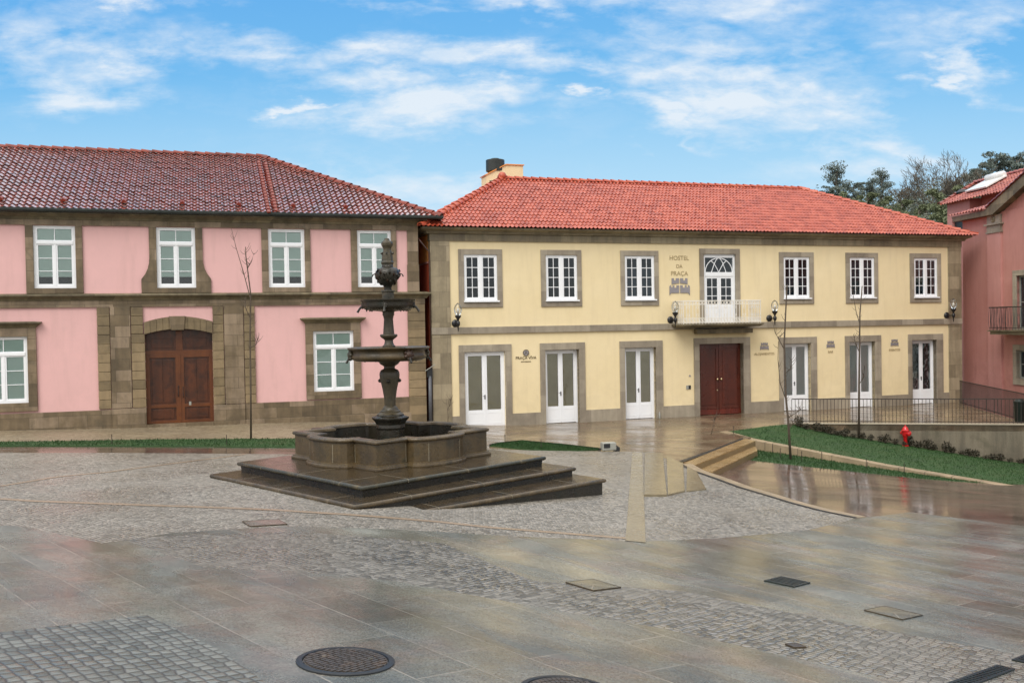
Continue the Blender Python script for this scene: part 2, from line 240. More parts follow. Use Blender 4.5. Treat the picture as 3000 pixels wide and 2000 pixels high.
def tilemat(name, c1, c2, c3, rough, coat, spec=.5, ior=1.5):
    m, t, b = newmat(name); v = ocoord(t)
    s = nd(t, 'ShaderNodeSeparateXYZ'); t.links.new(v, s.inputs[0]); c = nd(t, 'ShaderNodeCombineXYZ')
    t.links.new(mth(t, 'FLOOR', mth(t, 'DIVIDE', s.outputs[0], .245)), c.inputs[0]); t.links.new(mth(t, 'FLOOR', mth(t, 'DIVIDE', s.outputs[1], .33)), c.inputs[1])
    wn_ = nd(t, 'ShaderNodeTexWhiteNoise', noise_dimensions='2D'); t.links.new(c.outputs[0], wn_.inputs['Vector'])
    n = tnoise(t, v, .7, 6, .6, .4); n2 = tnoise(t, v, 12, 4)
    val = mth(t, 'ADD', mth(t, 'MULTIPLY', wn_.outputs[0], .55), mth(t, 'ADD', mth(t, 'MULTIPLY', n, .45), mth(t, 'MULTIPLY', n2, .2)))
    tc_ = ramp(t, val, [(.3, lin(c1)), (.6, lin(c2)), (.95, lin(c3))]); lic = tnoise(t, v, 5, 7, .7, .5); tc_ = mixc(t, ramp(t, lic, [(.6, 0.), (.72, .45)]), tc_, lin('5a3a2c')); t.links.new(tc_, b.inputs['Base Color'])
    t.links.new(ramp(t, n2, [(.3, rough[0]), (.7, rough[1])]), b.inputs['Roughness']); b.inputs['Coat Weight'].default_value = coat; b.inputs['Coat Roughness'].default_value = rough[0]; b.inputs['Specular IOR Level'].default_value = spec; b.inputs['IOR'].default_value = ior
    bump(t, b, tnoise(t, v, 25, 4), .1, .01); return m
M['tile_l'] = tilemat('glazed_wet_tile', '6e2416', '8c311e', 'a44028', (.12, .22), 1.0, .5, 6.0)
M['tile_l2'] = tilemat('ridge_tile_old', '63210f', '792a17', '8c3820', (.35, .55), .1)
M['tile_y'] = tilemat('new_clay_tile', '933a27', 'a84a33', 'b85c44', (.3, .45), .25, .5, 1.55); M['tile_y2'] = tilemat('ridge_tile_new', 'a8452e', 'b45238', 'c06246', (.35, .55), .1)
M['tile_p'] = tilemat('weathered_clay_tile', '7c3a30', '97483a', 'ab6250', (.3, .5), .25)
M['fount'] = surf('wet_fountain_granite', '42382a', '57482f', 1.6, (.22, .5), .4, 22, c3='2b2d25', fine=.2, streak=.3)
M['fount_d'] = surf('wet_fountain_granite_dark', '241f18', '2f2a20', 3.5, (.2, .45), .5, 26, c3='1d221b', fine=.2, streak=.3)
M['fount_m'] = surf('mossy_fountain_granite', '383228', '494130', 3.2, (.3, .55), .45, 26, c3='2b2a20', fine=.2)
M['step'] = surf('wet_step_granite', '352d22', '433828', 1.8, (.07, .26), .3, 26, c3='2e2b22', fine=.18)
M['step_u'] = surf('greenish_step_nosing', '413e30', '353429', 3.2, (.2, .4), .35, 30, c3='5c5138', fine=.22); M['step_n'] = surf('worn_step_nosing', '6e5e43', '554834', 3.0, (.2, .45), .35, 30, c3='3f3b2e', fine=.28, streak=.3)
M['joint'] = surf('lime_joint', '8d8470', '786f5d', 6, (.6, .8), .2, 40)
M['mask'] = surf('reddish_carved_stone', '4a2a20', '3b3022', 9, (.3, .5), .6, 30)
M['water'] = surf('dark_pool_water', '0c0f0c', '11140f', 1, (.03, .06), .05, 5)
M['bark'] = surf('young_bark', '4a3f35', '5b4f42', 8, (.7, .85), .3, 40); M['bark_g'] = surf('grey_bark', '5d564c', '6f675b', 5, (.8, .9), .3, 20)
M['grass'] = surf('wet_lawn', '18350f', '234616', 1.1, (.6, .8), .6, 60, c3='2c4218', fine=.35)
M['hill'] = surf('wooded_hill', '303a26', '3c4530', .05, (.9, 1), .2, .5)
def leafmat(name, a, b_):
    m, t, b = newmat(name); g = nd(t, 'ShaderNodeObjectInfo'); v = ocoord(t); n = tnoise(t, v, .9, 4, .6)
    t.links.new(ramp(t, n, [(.3, lin(a)), (.7, lin(b_))]), b.inputs['Base Color']); b.inputs['Roughness'].default_value = .65; b.inputs['Subsurface Weight'].default_value = 0; return m
M['euc'] = leafmat('eucalyptus_leaf', '55605a', '76827a'); M['leaf'] = leafmat('broad_leaf', '566046', '7d845f'); M['hazy_leaf'] = leafmat('hazy_wood_leaf', '5a6255', '767c6d'); M['shrub'] = leafmat('shrub_leaf', '1f2a14', '3f2c22')  # hill tree greens are greyed and lightened to paint in distance haze
M['red'] = surf('red_enamel', 'c8141c', 'b81219', 4, (.2, .3), .03, 40, coat=.6)
M['lampbox'] = surf('pale_grey_metal', '9c9d95', '8d8e86', 4, (.3, .5), .05, 40); M['dark'] = surf('dark_plastic', '1b1d20', '25282b', 5, (.35, .5), .05, 40)
M['globe'] = glassmat('lamp_globe_glass', (.97, .97, .96), .1, .5)
M['bulb'] = surf('frosted_bulb', 'cfcdc6', 'c4c2ba', 3, (.3, .4), 0)
M['logo'] = surf('brushed_steel_sign', '9a969a', '8c888c', 5, (.3, .45), .05, 40, metal=.3); M['logo_b'] = surf('bronze_sign', '6d5c3c', '5f5034', 5, (.4, .5), .05, 40, metal=.2); M['logo_l'] = surf('pale_bronze_letters', 'b3a078', 'a8956f', 5, (.4, .5), .05, 40, metal=.2)
M['iron'] = surf('wet_cast_iron', '5c544c', '4a443e', 5, (.25, .5), .4, 30, metal=.3, c3='6a5a4c')
M['iron_g'] = surf('drain_grate_iron', '1c2420', '28302c', 5, (.25, .45), .2, 30, metal=.4)
M['solar'] = surf('white_collector', 'e6e6e2', 'd4d4d0', 2, (.2, .35), .02, 30)
M['render'] = surf('grey_rendered_wall', '6a6456', '79705f', .8, (.5, .75), .3, 20, c3='54503f', streak=.4, fine=.1)
M['cap'] = surf('pale_coping', 'b5ab98', 'a49a86', 2, (.3, .5), .1, 30)
M['cob'] = cobble('plaza_setts', ['68635a', '847f75', '969086', 'a8a196'], .075, 42, (.22, .5), rnd=.45, joint=.08, bmp=.8)
M['cob2'] = cobble('foreground_setts', ['504d45', '6a665d', '7b776e', '8a857c'], .08, 40, (.14, .4), aspect=1.2, joint=.05, bmp=.6)
M['cob3'] = cobble('large_setts', ['52554f', '61635d', '6e706a', '7a7b74'], .10, 48, (.25, .45), aspect=1.2, rnd=.32, joint=.08, bmp=.5)
M['walk'] = cobble('sidewalk_setts', ['776a54', '8a7b62', '988a70', 'a3957b'], .09, 18, (.35, .6), bmp=.5)
M['slab'] = slabs('wet_granite_slabs', ['575953', '676962', '787971', '898a82'], 1.25, .62, 49, (.06, .30), bmp=.30, blot=.2, spec=.7)
M['slab_low'] = slabs('wet_red_granite_slabs', ['51443c', '5f5047', '6d5d53', '7c6c61'], 1.1, .5, 18, (.03, .15), joint=.005, jc='8d7f74', bmp=.10, blot=.35)
M['terr'] = slabs('terrace_paving', ['65553f', '776851', '887861', '97876f'], .5, .12, 18, (.08, .3), joint=.007, jc='5d5242', bmp=.3, blot=.25)
M['band'] = surf('tan_granite_band', '857b67', '928870', 1.2, (.1, .3), .2, 40, fine=.12); M['band_o'] = surf('ochre_granite_band', '7a705a', '877c64', 1.2, (.08, .25), .2, 40, fine=.12)
M['band_r'] = surf('reddish_granite_band', '9a8670', '8a7864', 1.0, (.25, .45), .2, 40, fine=.12)
M['kerb'] = surf('pale_granite_kerb', 'a8957a', '94836a', 1.6, (.3, .5), .25, 30, c3='82745e', fine=.12)
M['stairs'] = surf('wet_stair_granite', '9a8059', '8a7350', 1.5, (.15, .35), .2, 30, fine=.12); M['riser'] = surf('stair_riser_granite', '6f6047', '7d6b4e', 1.5, (.3, .5), .2, 30, fine=.12)
M['slot'] = surf('dark_slot_drain', '1f1d1a', '2a2723', 3, (.3, .5), .2, 30)
M['earth'] = surf('planting_soil', '2f2820', '3c3329', 3, (.8, .9), .5, 20)

# ------------------------------------------------------------------ mesh helpers
class MB:
    def __init__(s): s.v = []; s.f = []
    def add(s, vs, fs):
        n = len(s.v); s.v += [tuple(v) for v in vs]; s.f += [tuple(i + n for i in f) for f in fs]; return s
    def quad(s, a, b, c, d): return s.add([a, b, c, d], [(0, 1, 2, 3)])
    def box(s, x0, x1, y0, y1, z0, z1):
        vs = [(x, y, z) for z in (z0, z1) for y in (y0, y1) for x in (x0, x1)]
        return s.add(vs, [(0, 2, 3, 1), (4, 5, 7, 6), (0, 1, 5, 4), (2, 6, 7, 3), (0, 4, 6, 2), (1, 3, 7, 5)])
    def prism_xz(s, pts, y0, y1):
        n = len(pts); vs = [(x, y0, z) for x, z in pts] + [(x, y1, z) for x, z in pts]
        return s.add(vs, [tuple(range(n)), tuple(range(2 * n - 1, n - 1, -1))] + [(i, i + n, (i + 1) % n + n, (i + 1) % n) for i in range(n)])
    def prism_xy(s, pts, z0, z1):
        n = len(pts); g = lambda z, i: z[i] if hasattr(z, '__len__') else z
        vs = [(p[0], p[1], g(z0, i)) for i, p in enumerate(pts)] + [(p[0], p[1], g(z1, i)) for i, p in enumerate(pts)]
        return s.add(vs, [tuple(range(n - 1, -1, -1)), tuple(range(n, 2 * n))] + [(i, (i + 1) % n, (i + 1) % n + n, i + n) for i in range(n)])
    def tube(s, pts, rad, n=6, cap=True):
        pts = [Vector(p) for p in pts]; rings = []; k = len(s.v)
        prev = None
        for i, p in enumerate(pts):
            d = (pts[min(i + 1, len(pts) - 1)] - pts[max(i - 1, 0)]).normalized()
            a = d.cross(prev) if prev is not None and d.cross(prev).length > .1 else d.cross(Vector((0, 0, 1)) if abs(d.z) < .9 else Vector((1, 0, 0)))
            a.normalize(); b = d.cross(a); prev = b.cross(d) if False else prev
            r = rad[i] if hasattr(rad, '__len__') else rad
            s.v += [tuple(p + a * r * math.cos(2 * math.pi * j / n) + b * r * math.sin(2 * math.pi * j / n)) for j in range(n)]
        for i in range(len(pts) - 1):
            for j in range(n): s.f.append((k + i * n + j, k + i * n + (j + 1) % n, k + (i + 1) * n + (j + 1) % n, k + (i + 1) * n + j))
        if cap: s.f += [tuple(k + j for j in range(n - 1, -1, -1)), tuple(k + (len(pts) - 1) * n + j for j in range(n))]
        return s
    def lathe(s, prof, n=24, c=(0, 0, 0), lob=None):
        k = len(s.v)
        for (r, z) in prof:
            for j in range(n):
                a = 2 * math.pi * j / n; rr = r * (lob(a, z) if lob else 1)
                s.v.append((c[0] + rr * math.cos(a), c[1] + rr * math.sin(a), c[2] + z))
        for i in range(len(prof) - 1):
            for j in range(n): s.f.append((k + i * n + j, k + i * n + (j + 1) % n, k + (i + 1) * n + (j + 1) % n, k + (i + 1) * n + j))
        s.f += [tuple(k + j for j in range(n - 1, -1, -1)), tuple(k + (len(prof) - 1) * n + j for j in range(n))]
        return s
    def ball(s, c, r, n=8, sz=1.0):
        m = max(4, n // 2); return s.lathe([(max(.001, r * math.sin(math.pi * i / m)), -r * sz * math.cos(math.pi * i / m)) for i in range(m + 1)], n, c)
    def arcbar(s, pts, wd, y0, y1):
        """a flat bar that follows points in the x-z plane"""
        P = [Vector((p[0], 0, p[1])) for p in pts]; L_, R_ = [], []
        for i in range(len(P)):
            d = (P[min(i + 1, len(P) - 1)] - P[max(i - 1, 0)]).normalized(); nn = Vector((-d.z, 0, d.x)) * wd / 2; L_.append(P[i] + nn); R_.append(P[i] - nn)
        for i in range(len(P) - 1):
            a, b, c, d = L_[i], L_[i + 1], R_[i + 1], R_[i]
            s.add([(q.x, y0, q.z) for q in (a, b, c, d)] + [(q.x, y1, q.z) for q in (a, b, c, d)], [(0, 1, 2, 3), (7, 6, 5, 4), (0, 4, 5, 1), (3, 2, 6, 7)])
        return s
    def sweep(s, poly, prof, closed=True, capz=True):
        """profile of (outward offset, z) carried round a 2-D polygon with mitred corners"""
        n = len(poly); P = [Vector((p[0], p[1])) for p in poly]; area = sum(P[i].x * P[(i + 1) % n].y - P[(i + 1) % n].x * P[i].y for i in range(n)); sg = 1 if area > 0 else -1
        mit = []
        for i in range(n):
            d0 = (P[i] - P[i - 1]).normalized() if closed or i > 0 else None; d1 = (P[(i + 1) % n] - P[i]).normalized() if closed or i < n - 1 else None
            d0 = d0 or d1; d1 = d1 or d0
            n0 = Vector((d0.y, -d0.x)) * sg; n1 = Vector((d1.y, -d1.x)) * sg; m_ = n0 + n1; m_ = m_ / max(.35, m_.dot(n0) if m_.length > 0 else 1); mit.append(m_)
        k = len(s.v); m = len(prof)
        for i in range(n):
            for o, z in prof: q = P[i] + mit[i] * o; s.v.append((q.x, q.y, z))
        for i in range(n if closed else n - 1):
            for j in range(m - 1): s.f.append((k + i * m + j, k + i * m + j + 1, k + ((i + 1) % n) * m + j + 1, k + ((i + 1) % n) * m + j))
        return s
    def tf(s, mat):
        s.v = [tuple(mat @ Vector(v)) for v in s.v]; return s
def link(name, me, mat, parent=None):
    o = bpy.data.objects.new(name, me); COL.objects.link(o)
    if mat: me.materials.append(mat if not isinstance(mat, str) else M[mat])
    if parent: o.parent = parent
    return o
def add(name, mb, mat, parent=None, smooth=False, recalc=True, bevel=0, angle=None):
    me = bpy.data.meshes.new(name); me.from_pydata(mb.v, [], mb.f)
    if recalc:
        b = bmesh.new(); b.from_mesh(me); bmesh.ops.recalc_face_normals(b, faces=b.faces); b.to_mesh(me); b.free()
    if smooth:
        me.shade_smooth()
        if angle:
            try: me.set_sharp_from_angle(angle=R(angle))
            except Exception: pass
    o = link(name, me, mat, parent)
    if bevel:
        bm_ = o.modifiers.new('bevel', 'BEVEL'); bm_.width = bevel; bm_.segments = 2; bm_.limit_method = 'ANGLE'; bm_.angle_limit = R(40)
    return o
def tag(o, label=None, cat=None, group=None, kind=None):
    if label: o['label'] = label
    if cat: o['category'] = cat
    if group: o['group'] = group
    if kind: o['kind'] = kind
    return o
def thing(name, label, cat, loc=(0, 0, 0), rz=0., group=None):
    o = bpy.data.objects.new(name, None); COL.objects.link(o); o.location = loc; o.rotation_euler = (0, 0, rz); o.empty_display_size = .3
    return tag(o, label, cat, group)
def dup(root, loc, rz=0., label=None, group=None, scale=1.):
    def cp(o, par):
        c = o.copy(); COL.objects.link(c); c.parent = par
        for ch in list(o.children): cp(ch, c)
        return c
    r = cp(root, None); r.location = loc; r.rotation_euler = (0, 0, rz); r.scale = (scale,) * 3
    if label: r['label'] = label
    if group: r['group'] = group
    return r

# ------------------------------------------------------------------ terrain
def tps(CP, lam=.3):
    n = len(CP); d = np.linalg.norm(CP[:, None, :2] - CP[None, :, :2], axis=2)
    K = np.where(d > 0, d ** 2 * np.log(d + 1e-9), 0) + lam * np.eye(n); P = np.c_[np.ones(n), CP[:, :2]]
    return np.linalg.solve(np.block([[K, P], [P.T, np.zeros((3, 3))]]), np.r_[CP[:, 2], 0, 0, 0])
CPM = np.array([(-1.456,7.941,1.37),(0.391,7.61,1.25),(3.776,13.027,0.55),(4.662,9.227,0.72),(-2.885,16.805,0.93),(-6.703,20.653,0.93),(1.914,20.521,0.45),(-1.186,18.053,0.72),(7.211,19.679,0.0),(4.969,25.94,0.05),(5.015,27.742,0.02),(-7.646,13.906,1.25),(-3.896,7.032,1.6),(-13.883,25.352,0.95),(-17.98,32.874,0.8),(-13.229,33.932,0.66),(-7.95,36.203,0.58),(-4.378,39.652,0.42),(8.751,20.69,-0.1),(10.228,18.836,-0.05),(4.14,29.618,0.05),(-1.822,38.423,0.12),(1.403,39.499,0.0),(4.818,40.639,0.0),(9.086,42.064,0.0),(12.88,43.331,0.0),(16.675,44.597,0.0),(20.469,45.864,0.0),(23.314,46.814,0.0),(3.501,32.656,0.0),(8.427,35.906,0.0),(16.299,40.9,0.0),(19.056,37.545,0.0),(11.548,38.002,0.0),(19.731,36.278,0.0),(-0.061,31.297,0.12),(-6.503,27.694,0.55),(0.0,0.0,1.75),(-8.0,0.0,2.4),(8.0,0.0,1.4),(12.0,12.0,0.1),(-18.0,15.0,1.6),(-45,30,1.3),(-45,5,2.2),(55,30,-0.3),(60,0,0.4),(0,62,0),(-45,62,1.0),(70,62,-0.2),(0,-15,2.2),(50,-15,1.0),(-45,-15,3.0)])
WM = tps(CPM)
def ev(W, CP, x, y):
    x = np.atleast_1d(x).astype(float); y = np.atleast_1d(y).astype(float)
    d = np.hypot(x[:, None] - CP[None, :, 0], y[:, None] - CP[None, :, 1]); return (np.where(d > 0, d ** 2 * np.log(d + 1e-9), 0) @ W[:-3]) + W[-3] + W[-2] * x + W[-1] * y
def zm(x, y): return float(ev(WM, CPM, x, y)[0])
seam = [(7.25, 19.83), (8.79, 20.8), (10.35, 19.06), (16, 15), (26, 8), (40, 2)]
CPL = np.array([(6.18, 28.06, -.36), (7.6, 30.62, -.36), (8.7, 32.2, -.42), (5.5, 25.5, -.30), (6.5, 22.5, -.12), (14.96, 29.16, -1.0), (19.73, 36.29, -1.55), (12.6, 29.0, -.78), (9.3, 30.2, -.5), (20, 30, -1.2), (24, 42, -1.7), (30, 50, -1.9), (45, 40, -2.0)] + [(x, y, zm(x, y)) for x, y in seam + [(8, 20.3), (9.6, 19.9), (12, 17.8), (14, 16.4), (20, 12)]])
WL = tps(CPL, .02)
def zl(x, y): return float(ev(WL, CPL, x, y)[0])
CPU = np.array([(7.97, 35.63, 0), (10.89, 37.84, 0), (11.48, 38.0, -.05), (8.6, 34.02, -.1), (12.42, 31.21, -.7), (14.96, 29.16, -1.0), (11.9, 37.9, -.22), (15.7, 37.2, -.85), (19.7, 36.3, -1.5), (24, 35.4, -1.75), (17, 30.5, -1.12), (24, 31, -1.5)])
WU = tps(CPU)
def zu(x, y): return float(ev(WU, CPU, x, y)[0])
S1, S2 = (5.06, 28.01), (8.28, 33.55)
CURB = [(7.97, 35.63), (8.6, 34.02), (12.42, 31.21), (14.96, 29.16)]
STRIP = [(4.95, 27.6), (5.04, 26.19), (5.34, 24.93), (5.65, 23.46), (6.07, 22.3), (6.38, 21.37), (6.74, 20.59), (7.25, 19.83)]
WALLA, WALLB = (11.3, 38.05), (20.08, 36.2)
FEN = [(21.77, 45.83), (20.33, 38.0), (20.08, 36.2)]
LOWP = [S2] + [S1] + STRIP + [(8.79, 20.8), (10.35, 19.06), (16, 15), (26, 8), (40, 2), (70, 2), (70, 62), (24.2, 62), FEN[0], FEN[1], WALLB, WALLA, (10.89, 37.84), CURB[0], CURB[1]]
LAWNU = [CURB[0], (10.89, 37.84), WALLA, WALLB, (24, 35.3), (24, 31.2), (16.4, 29.4), CURB[3], CURB[2], CURB[1]]
LAWNL = [(8.46, 32.86), (8.7, 33.75), CURB[2], CURB[3], (12.8, 29.08), (11.64, 29.35), (9.26, 30.17), (7.72, 30.72), (8.2, 31.68)]
STAIRP = [S1, S2, (8.46, 32.86), (8.2, 31.68), (5.76, 27.36), (5.25, 27.44)]
TERR_EDGE = [(-7.7, 27.0), (-6.4, 27.2), (-2.0, 30.6), (3.74, 30.3), (4.2, 29.9), (4.95, 27.9), S1]
COBI = [(-45, 23.0), (-14.1, 25.73), (-7.66, 26.9), (-6.4, 27.2), (-2.0, 30.6), (3.74, 30.3), (4.2, 29.9), (4.8, 28.3), (4.95, 27.6)] + STRIP[1:] + [(5.53, 17.83), (3.6, 16.4), (2.13, 15.55), (-.05, 15.2), (-1.7, 15.15), (-3.58, 15.0), (-5.19, 14.12), (-5.81, 13.18), (-7.59, 14.5), (-9.5, 14.7), (-14, 15), (-45, 13)]
SMOOTH = [(-45, 19.5), (-45, 23.6), (-15.09, 27.57), (-11, 28.16), (-6.75, 28.75), (-5.4, 29.2), (-2.0, 30.6), (-6.4, 27.2), (-14.09, 25.73)]
GRL = [(-45, 22.2), (-45, 24.3), (-15.69, 28.87), (-11.88, 30.2), (-7.24, 31.35), (-5.84, 31.6), (-5.3, 29.5), (-6.75, 28.95), (-11.02, 28.18), (-15.21, 27.6)]
GRM = [(-.8, 31.45), (-.53, 32.2), (.3, 33.19), (1.58, 32.19), (2.84, 30.71), (2.15, 30.36), (.38, 30.48)]
WALK = [(-45, 24.3), (-15.69, 28.87), (-11.88, 30.2), (-7.24, 31.35), (-5.84, 31.6), (-5.3, 29.5), (-3.6, 31.5), (-2.8, 38.2), (-45, 25.0), (-45, 24.3)]
WALK = [(-45, 24.3), (-15.69, 28.87), (-11.88, 30.2), (-7.24, 31.35), (-5.84, 31.6), (-4.4, 32.2), (-3.2, 38.3), (-8, 36.6), (-24, 31.4), (-45, 26)]
I1 = [(-5.75, 13.61), (-3.51, 14.52), (-1.09, 14.2), (.21, 11.92), (2.13, 11.97), (3.22, 11.23), (5.09, 10.08), (7.5, 8.3), (5.2, 6.5), (3.52, 8.5), (2.76, 9.07), (1.57, 9.9), (.33, 10.45), (-1.5, 11.39), (-2.82, 11.69), (-3.88, 11.69), (-4.7, 12.51)]
I2 = [(-9, 6.6), (-4.62, 8.36), (-3.63, 9.19), (-2.59, 8.11), (-1.95, 7.26), (-1.0, 5.0), (-6, 2.5)]
def inpoly(x, y, P):
    c = False; n = len(P); j = n - 1
    for i in range(n):
        xi, yi = P[i]; xj, yj = P[j]
        if (yi > y) != (yj > y) and x < (xj - xi) * (y - yi) / (yj - yi) + xi: c = not c
        j = i
    return c
REG = [('stair_cut', STAIRP, None, None, None), ('grass', LAWNU, zu, 'grass', 0.), ('grass', LAWNL, zl, 'grass', .0), ('lower_paving', LOWP, zl, 'slab_low', 0.), ('grass', GRL, zm, 'grass', .03), ('grass', GRM, zm, 'grass', .03),
       ('pavement', WALK, zm, 'walk', 0.), ('smooth_paving', SMOOTH, zm, 'slab_low', 0.), ('cobbled_paving', COBI, zm, 'cob', 0.), ('foreground_cobbles', I1, zm, 'cob2', 0.), ('large_cobbles', I2, zm, 'cob3', 0.)]
def build_terrain():
    bm = bmesh.new(); xs = np.arange(-45, 70.1, 1.0); ys = np.arange(-15, 62.1, 1.0)
    g = [[bm.verts.new((x, y, 0)) for x in xs] for y in ys]
    for i in range(len(ys) - 1):
        for j in range(len(xs) - 1): bm.faces.new((g[i][j], g[i][j + 1], g[i + 1][j + 1], g[i + 1][j]))
    for _, P, *_r in REG:
        for i in range(len(P)):
            a, b = P[i], P[(i + 1) % len(P)]
            if a == b: continue
            x0, x1, y0, y1 = min(a[0], b[0]) - .02, max(a[0], b[0]) + .02, min(a[1], b[1]) - .02, max(a[1], b[1]) + .02
            fs = []
            for f in bm.faces:
                vx = [v.co.x for v in f.verts]
                if max(vx) < x0 or min(vx) > x1: continue
                vy = [v.co.y for v in f.verts]
                if max(vy) < y0 or min(vy) > y1: continue
                fs.append(f)
            d = Vector((b[0] - a[0], b[1] - a[1], 0)).normalized()
            geom = list(set(fs) | {e for f in fs for e in f.edges} | {v for f in fs for v in f.verts})
            bmesh.ops.bisect_plane(bm, geom=geom, plane_co=(a[0], a[1], 0), plane_no=(-d.y, d.x, 0), dist=1e-5)
    groups = {}
    for f in bm.faces:
        c = f.calc_center_median(); k = len(REG)
        for i, (_, P, *_r) in enumerate(REG):
            if inpoly(c.x, c.y, P): k = i; break
        if k == len(REG):
            k = 'terr' if (c.y > 29.5 or (c.x > 4 and c.y > 26)) else 'slab'
        groups.setdefault(k, []).append([(v.co.x, v.co.y) for v in f.verts])
    bm.free(); out = {}
    for k, fl in groups.items():
        if k == 0: continue
        name, zf, mat, lift = ('terrace', zm, 'terr', 0.) if k == 'terr' else ('plaza', zm, 'slab', 0.) if k == 'slab' else (REG[k][0], REG[k][2], REG[k][3], REG[k][4])
        W_, C_ = (WM, CPM) if zf is zm else (WL, CPL) if zf is zl else (WU, CPU)
        idx = {}; vs = []; fs = []
        for f in fl:
            t = []
            for (x, y) in f:
                key = (round(x, 4), round(y, 4))
                if key not in idx: idx[key] = len(vs); vs.append((x, y))
                t.append(idx[key])
            fs.append(t)
        A = np.array(vs); z = ev(W_, C_, A[:, 0], A[:, 1]) + lift
        mb = MB(); mb.v = [(a[0], a[1], float(q)) for a, q in zip(A, z)]; mb.f = [tuple(f) for f in fs]
        if name == 'grass':
            P = REG[k][1]; xs_ = [p[0] for p in P]; ys_ = [p[1] for p in P]; rr = random.Random(k); cnt = 0
            n = 9000 if k in (1,) else 5000
            while cnt < n:
                x, y = rr.uniform(max(-20, min(xs_)), min(21, max(xs_))), rr.uniform(min(ys_), max(ys_))
                if not inpoly(x, y, P): continue
                zz = zf(x, y) + lift; a = rr.uniform(0, 6.3); h = rr.uniform(.03, .07); wd = rr.uniform(.008, .02)
                mb.add([(x - wd * math.cos(a), y - wd * math.sin(a), zz - .01), (x + wd * math.cos(a), y + wd * math.sin(a), zz - .01), (x + rr.uniform(-.03, .03), y + rr.uniform(-.03, .03), zz + h)], [(0, 1, 2)]); cnt += 1
        ec = {}
        for f in mb.f[:len(fs)]:
            for i in range(len(f)): e = (f[i], f[(i + 1) % len(f)]); ec[tuple(sorted(e))] = ec.get(tuple(sorted(e)), 0) + 1
        for (a, b), n_ in ec.items():
            if n_ == 1: va, vb = mb.v[a], mb.v[b]; mb.quad(va, vb, (vb[0], vb[1], vb[2] - .25), (va[0], va[1], va[2] - .25))
        o = add(name, mb, mat, smooth=False, recalc=False)
        if name != 'grass':
            o.data.polygons.foreach_set('use_smooth', [k < len(fs) for k in range(len(mb.f))])
        tag(o, kind='structure' if name != 'grass' else 'stuff')
    return
build_terrain()
g = MB(); b_ = [(-1500, -1500), (1500, -1500), (1500, 1500), (-1500, 1500)]; i_ = [(-45, -15), (70, -15), (70, 62), (-45, 62)]
for k in range(4):
    a, b, c, d = b_[k], b_[(k + 1) % 4], i_[(k + 1) % 4], i_[k]
    g.quad((*a, -.6), (*b, -.6), (*c, -.6), (*d, -.6))
tag(add('ground', g, 'hill', recalc=False), kind='structure')
def ribbon(name, pts, wd, zf, lift, mat, parent=None, kind='structure', thick=.0, side=0., step=.5):
    P = [Vector(p) for p in pts]; Q = [P[0]]
    for a, b in zip(P, P[1:]):
        k = max(1, int((b - a).length / step)); Q += [a + (b - a) * (i + 1) / k for i in range(k)]
    mb = MB(); L_ = []
    for i, p in enumerate(Q):
        d = (Q[min(i + 1, len(Q) - 1)] - Q[max(0, i - 1)]).normalized(); nn = Vector((-d.y, d.x)); L_.append((p + nn * wd * (.5 + side), p - nn * wd * (.5 - side)))
    k = len(L_); mb.v = []
    for a, b in L_: mb.v += [(a.x, a.y, zf(a.x, a.y) + lift), (b.x, b.y, zf(b.x, b.y) + lift)]
    mb.f = [(2 * i, 2 * i + 1, 2 * i + 3, 2 * i + 2) for i in range(k - 1)]
    if thick:
        n0 = len(mb.v); mb.v += [(x, y, z - thick) for x, y, z in mb.v]
        mb.f += [(2 * i + 1, 2 * i + 1 + n0, 2 * i + 3 + n0, 2 * i + 3) for i in range(k - 1)] + [(2 * i, 2 * i + 2, 2 * i + 2 + n0, 2 * i + n0) for i in range(k - 1)] + [(0, n0, n0 + 1, 1), (2 * k - 2, 2 * k - 1, 2 * k - 1 + n0, 2 * k - 2 + n0)]
    o = add(name, mb, mat, parent); return tag(o, kind=kind) if kind else o
ribbon('paving_band', [(-9.43, 17.19), (-8.75, 17.01), (-6.29, 16.73), (-4.26, 16.52), (-3.44, 16.36), (-1.32, 16.13), (-.41, 15.9), (.95, 15.78), (1.97, 15.71)], .17, zm, .006, 'band_r')
ribbon('paving_band', [(-10.34, 18.86), (-9.99, 20.53), (-9.33, 21.6), (-8.5, 24.2), (-7.66, 26.81)], .12, zm, .006, 'band_r')
def patchz(name, poly, zf, lift, mat, thick=.0):
    mb = MB(); z = [zf(x, y) + lift for x, y in poly]; mb.prism_xy(poly, [q - max(thick, .03) for q in z], z); return tag(add(name, mb, mat), kind='structure')
ribbon('stone_path', [(3.95, 30.06), (1.98, 15.45)], .33, zm, .008, 'band', step=.7)
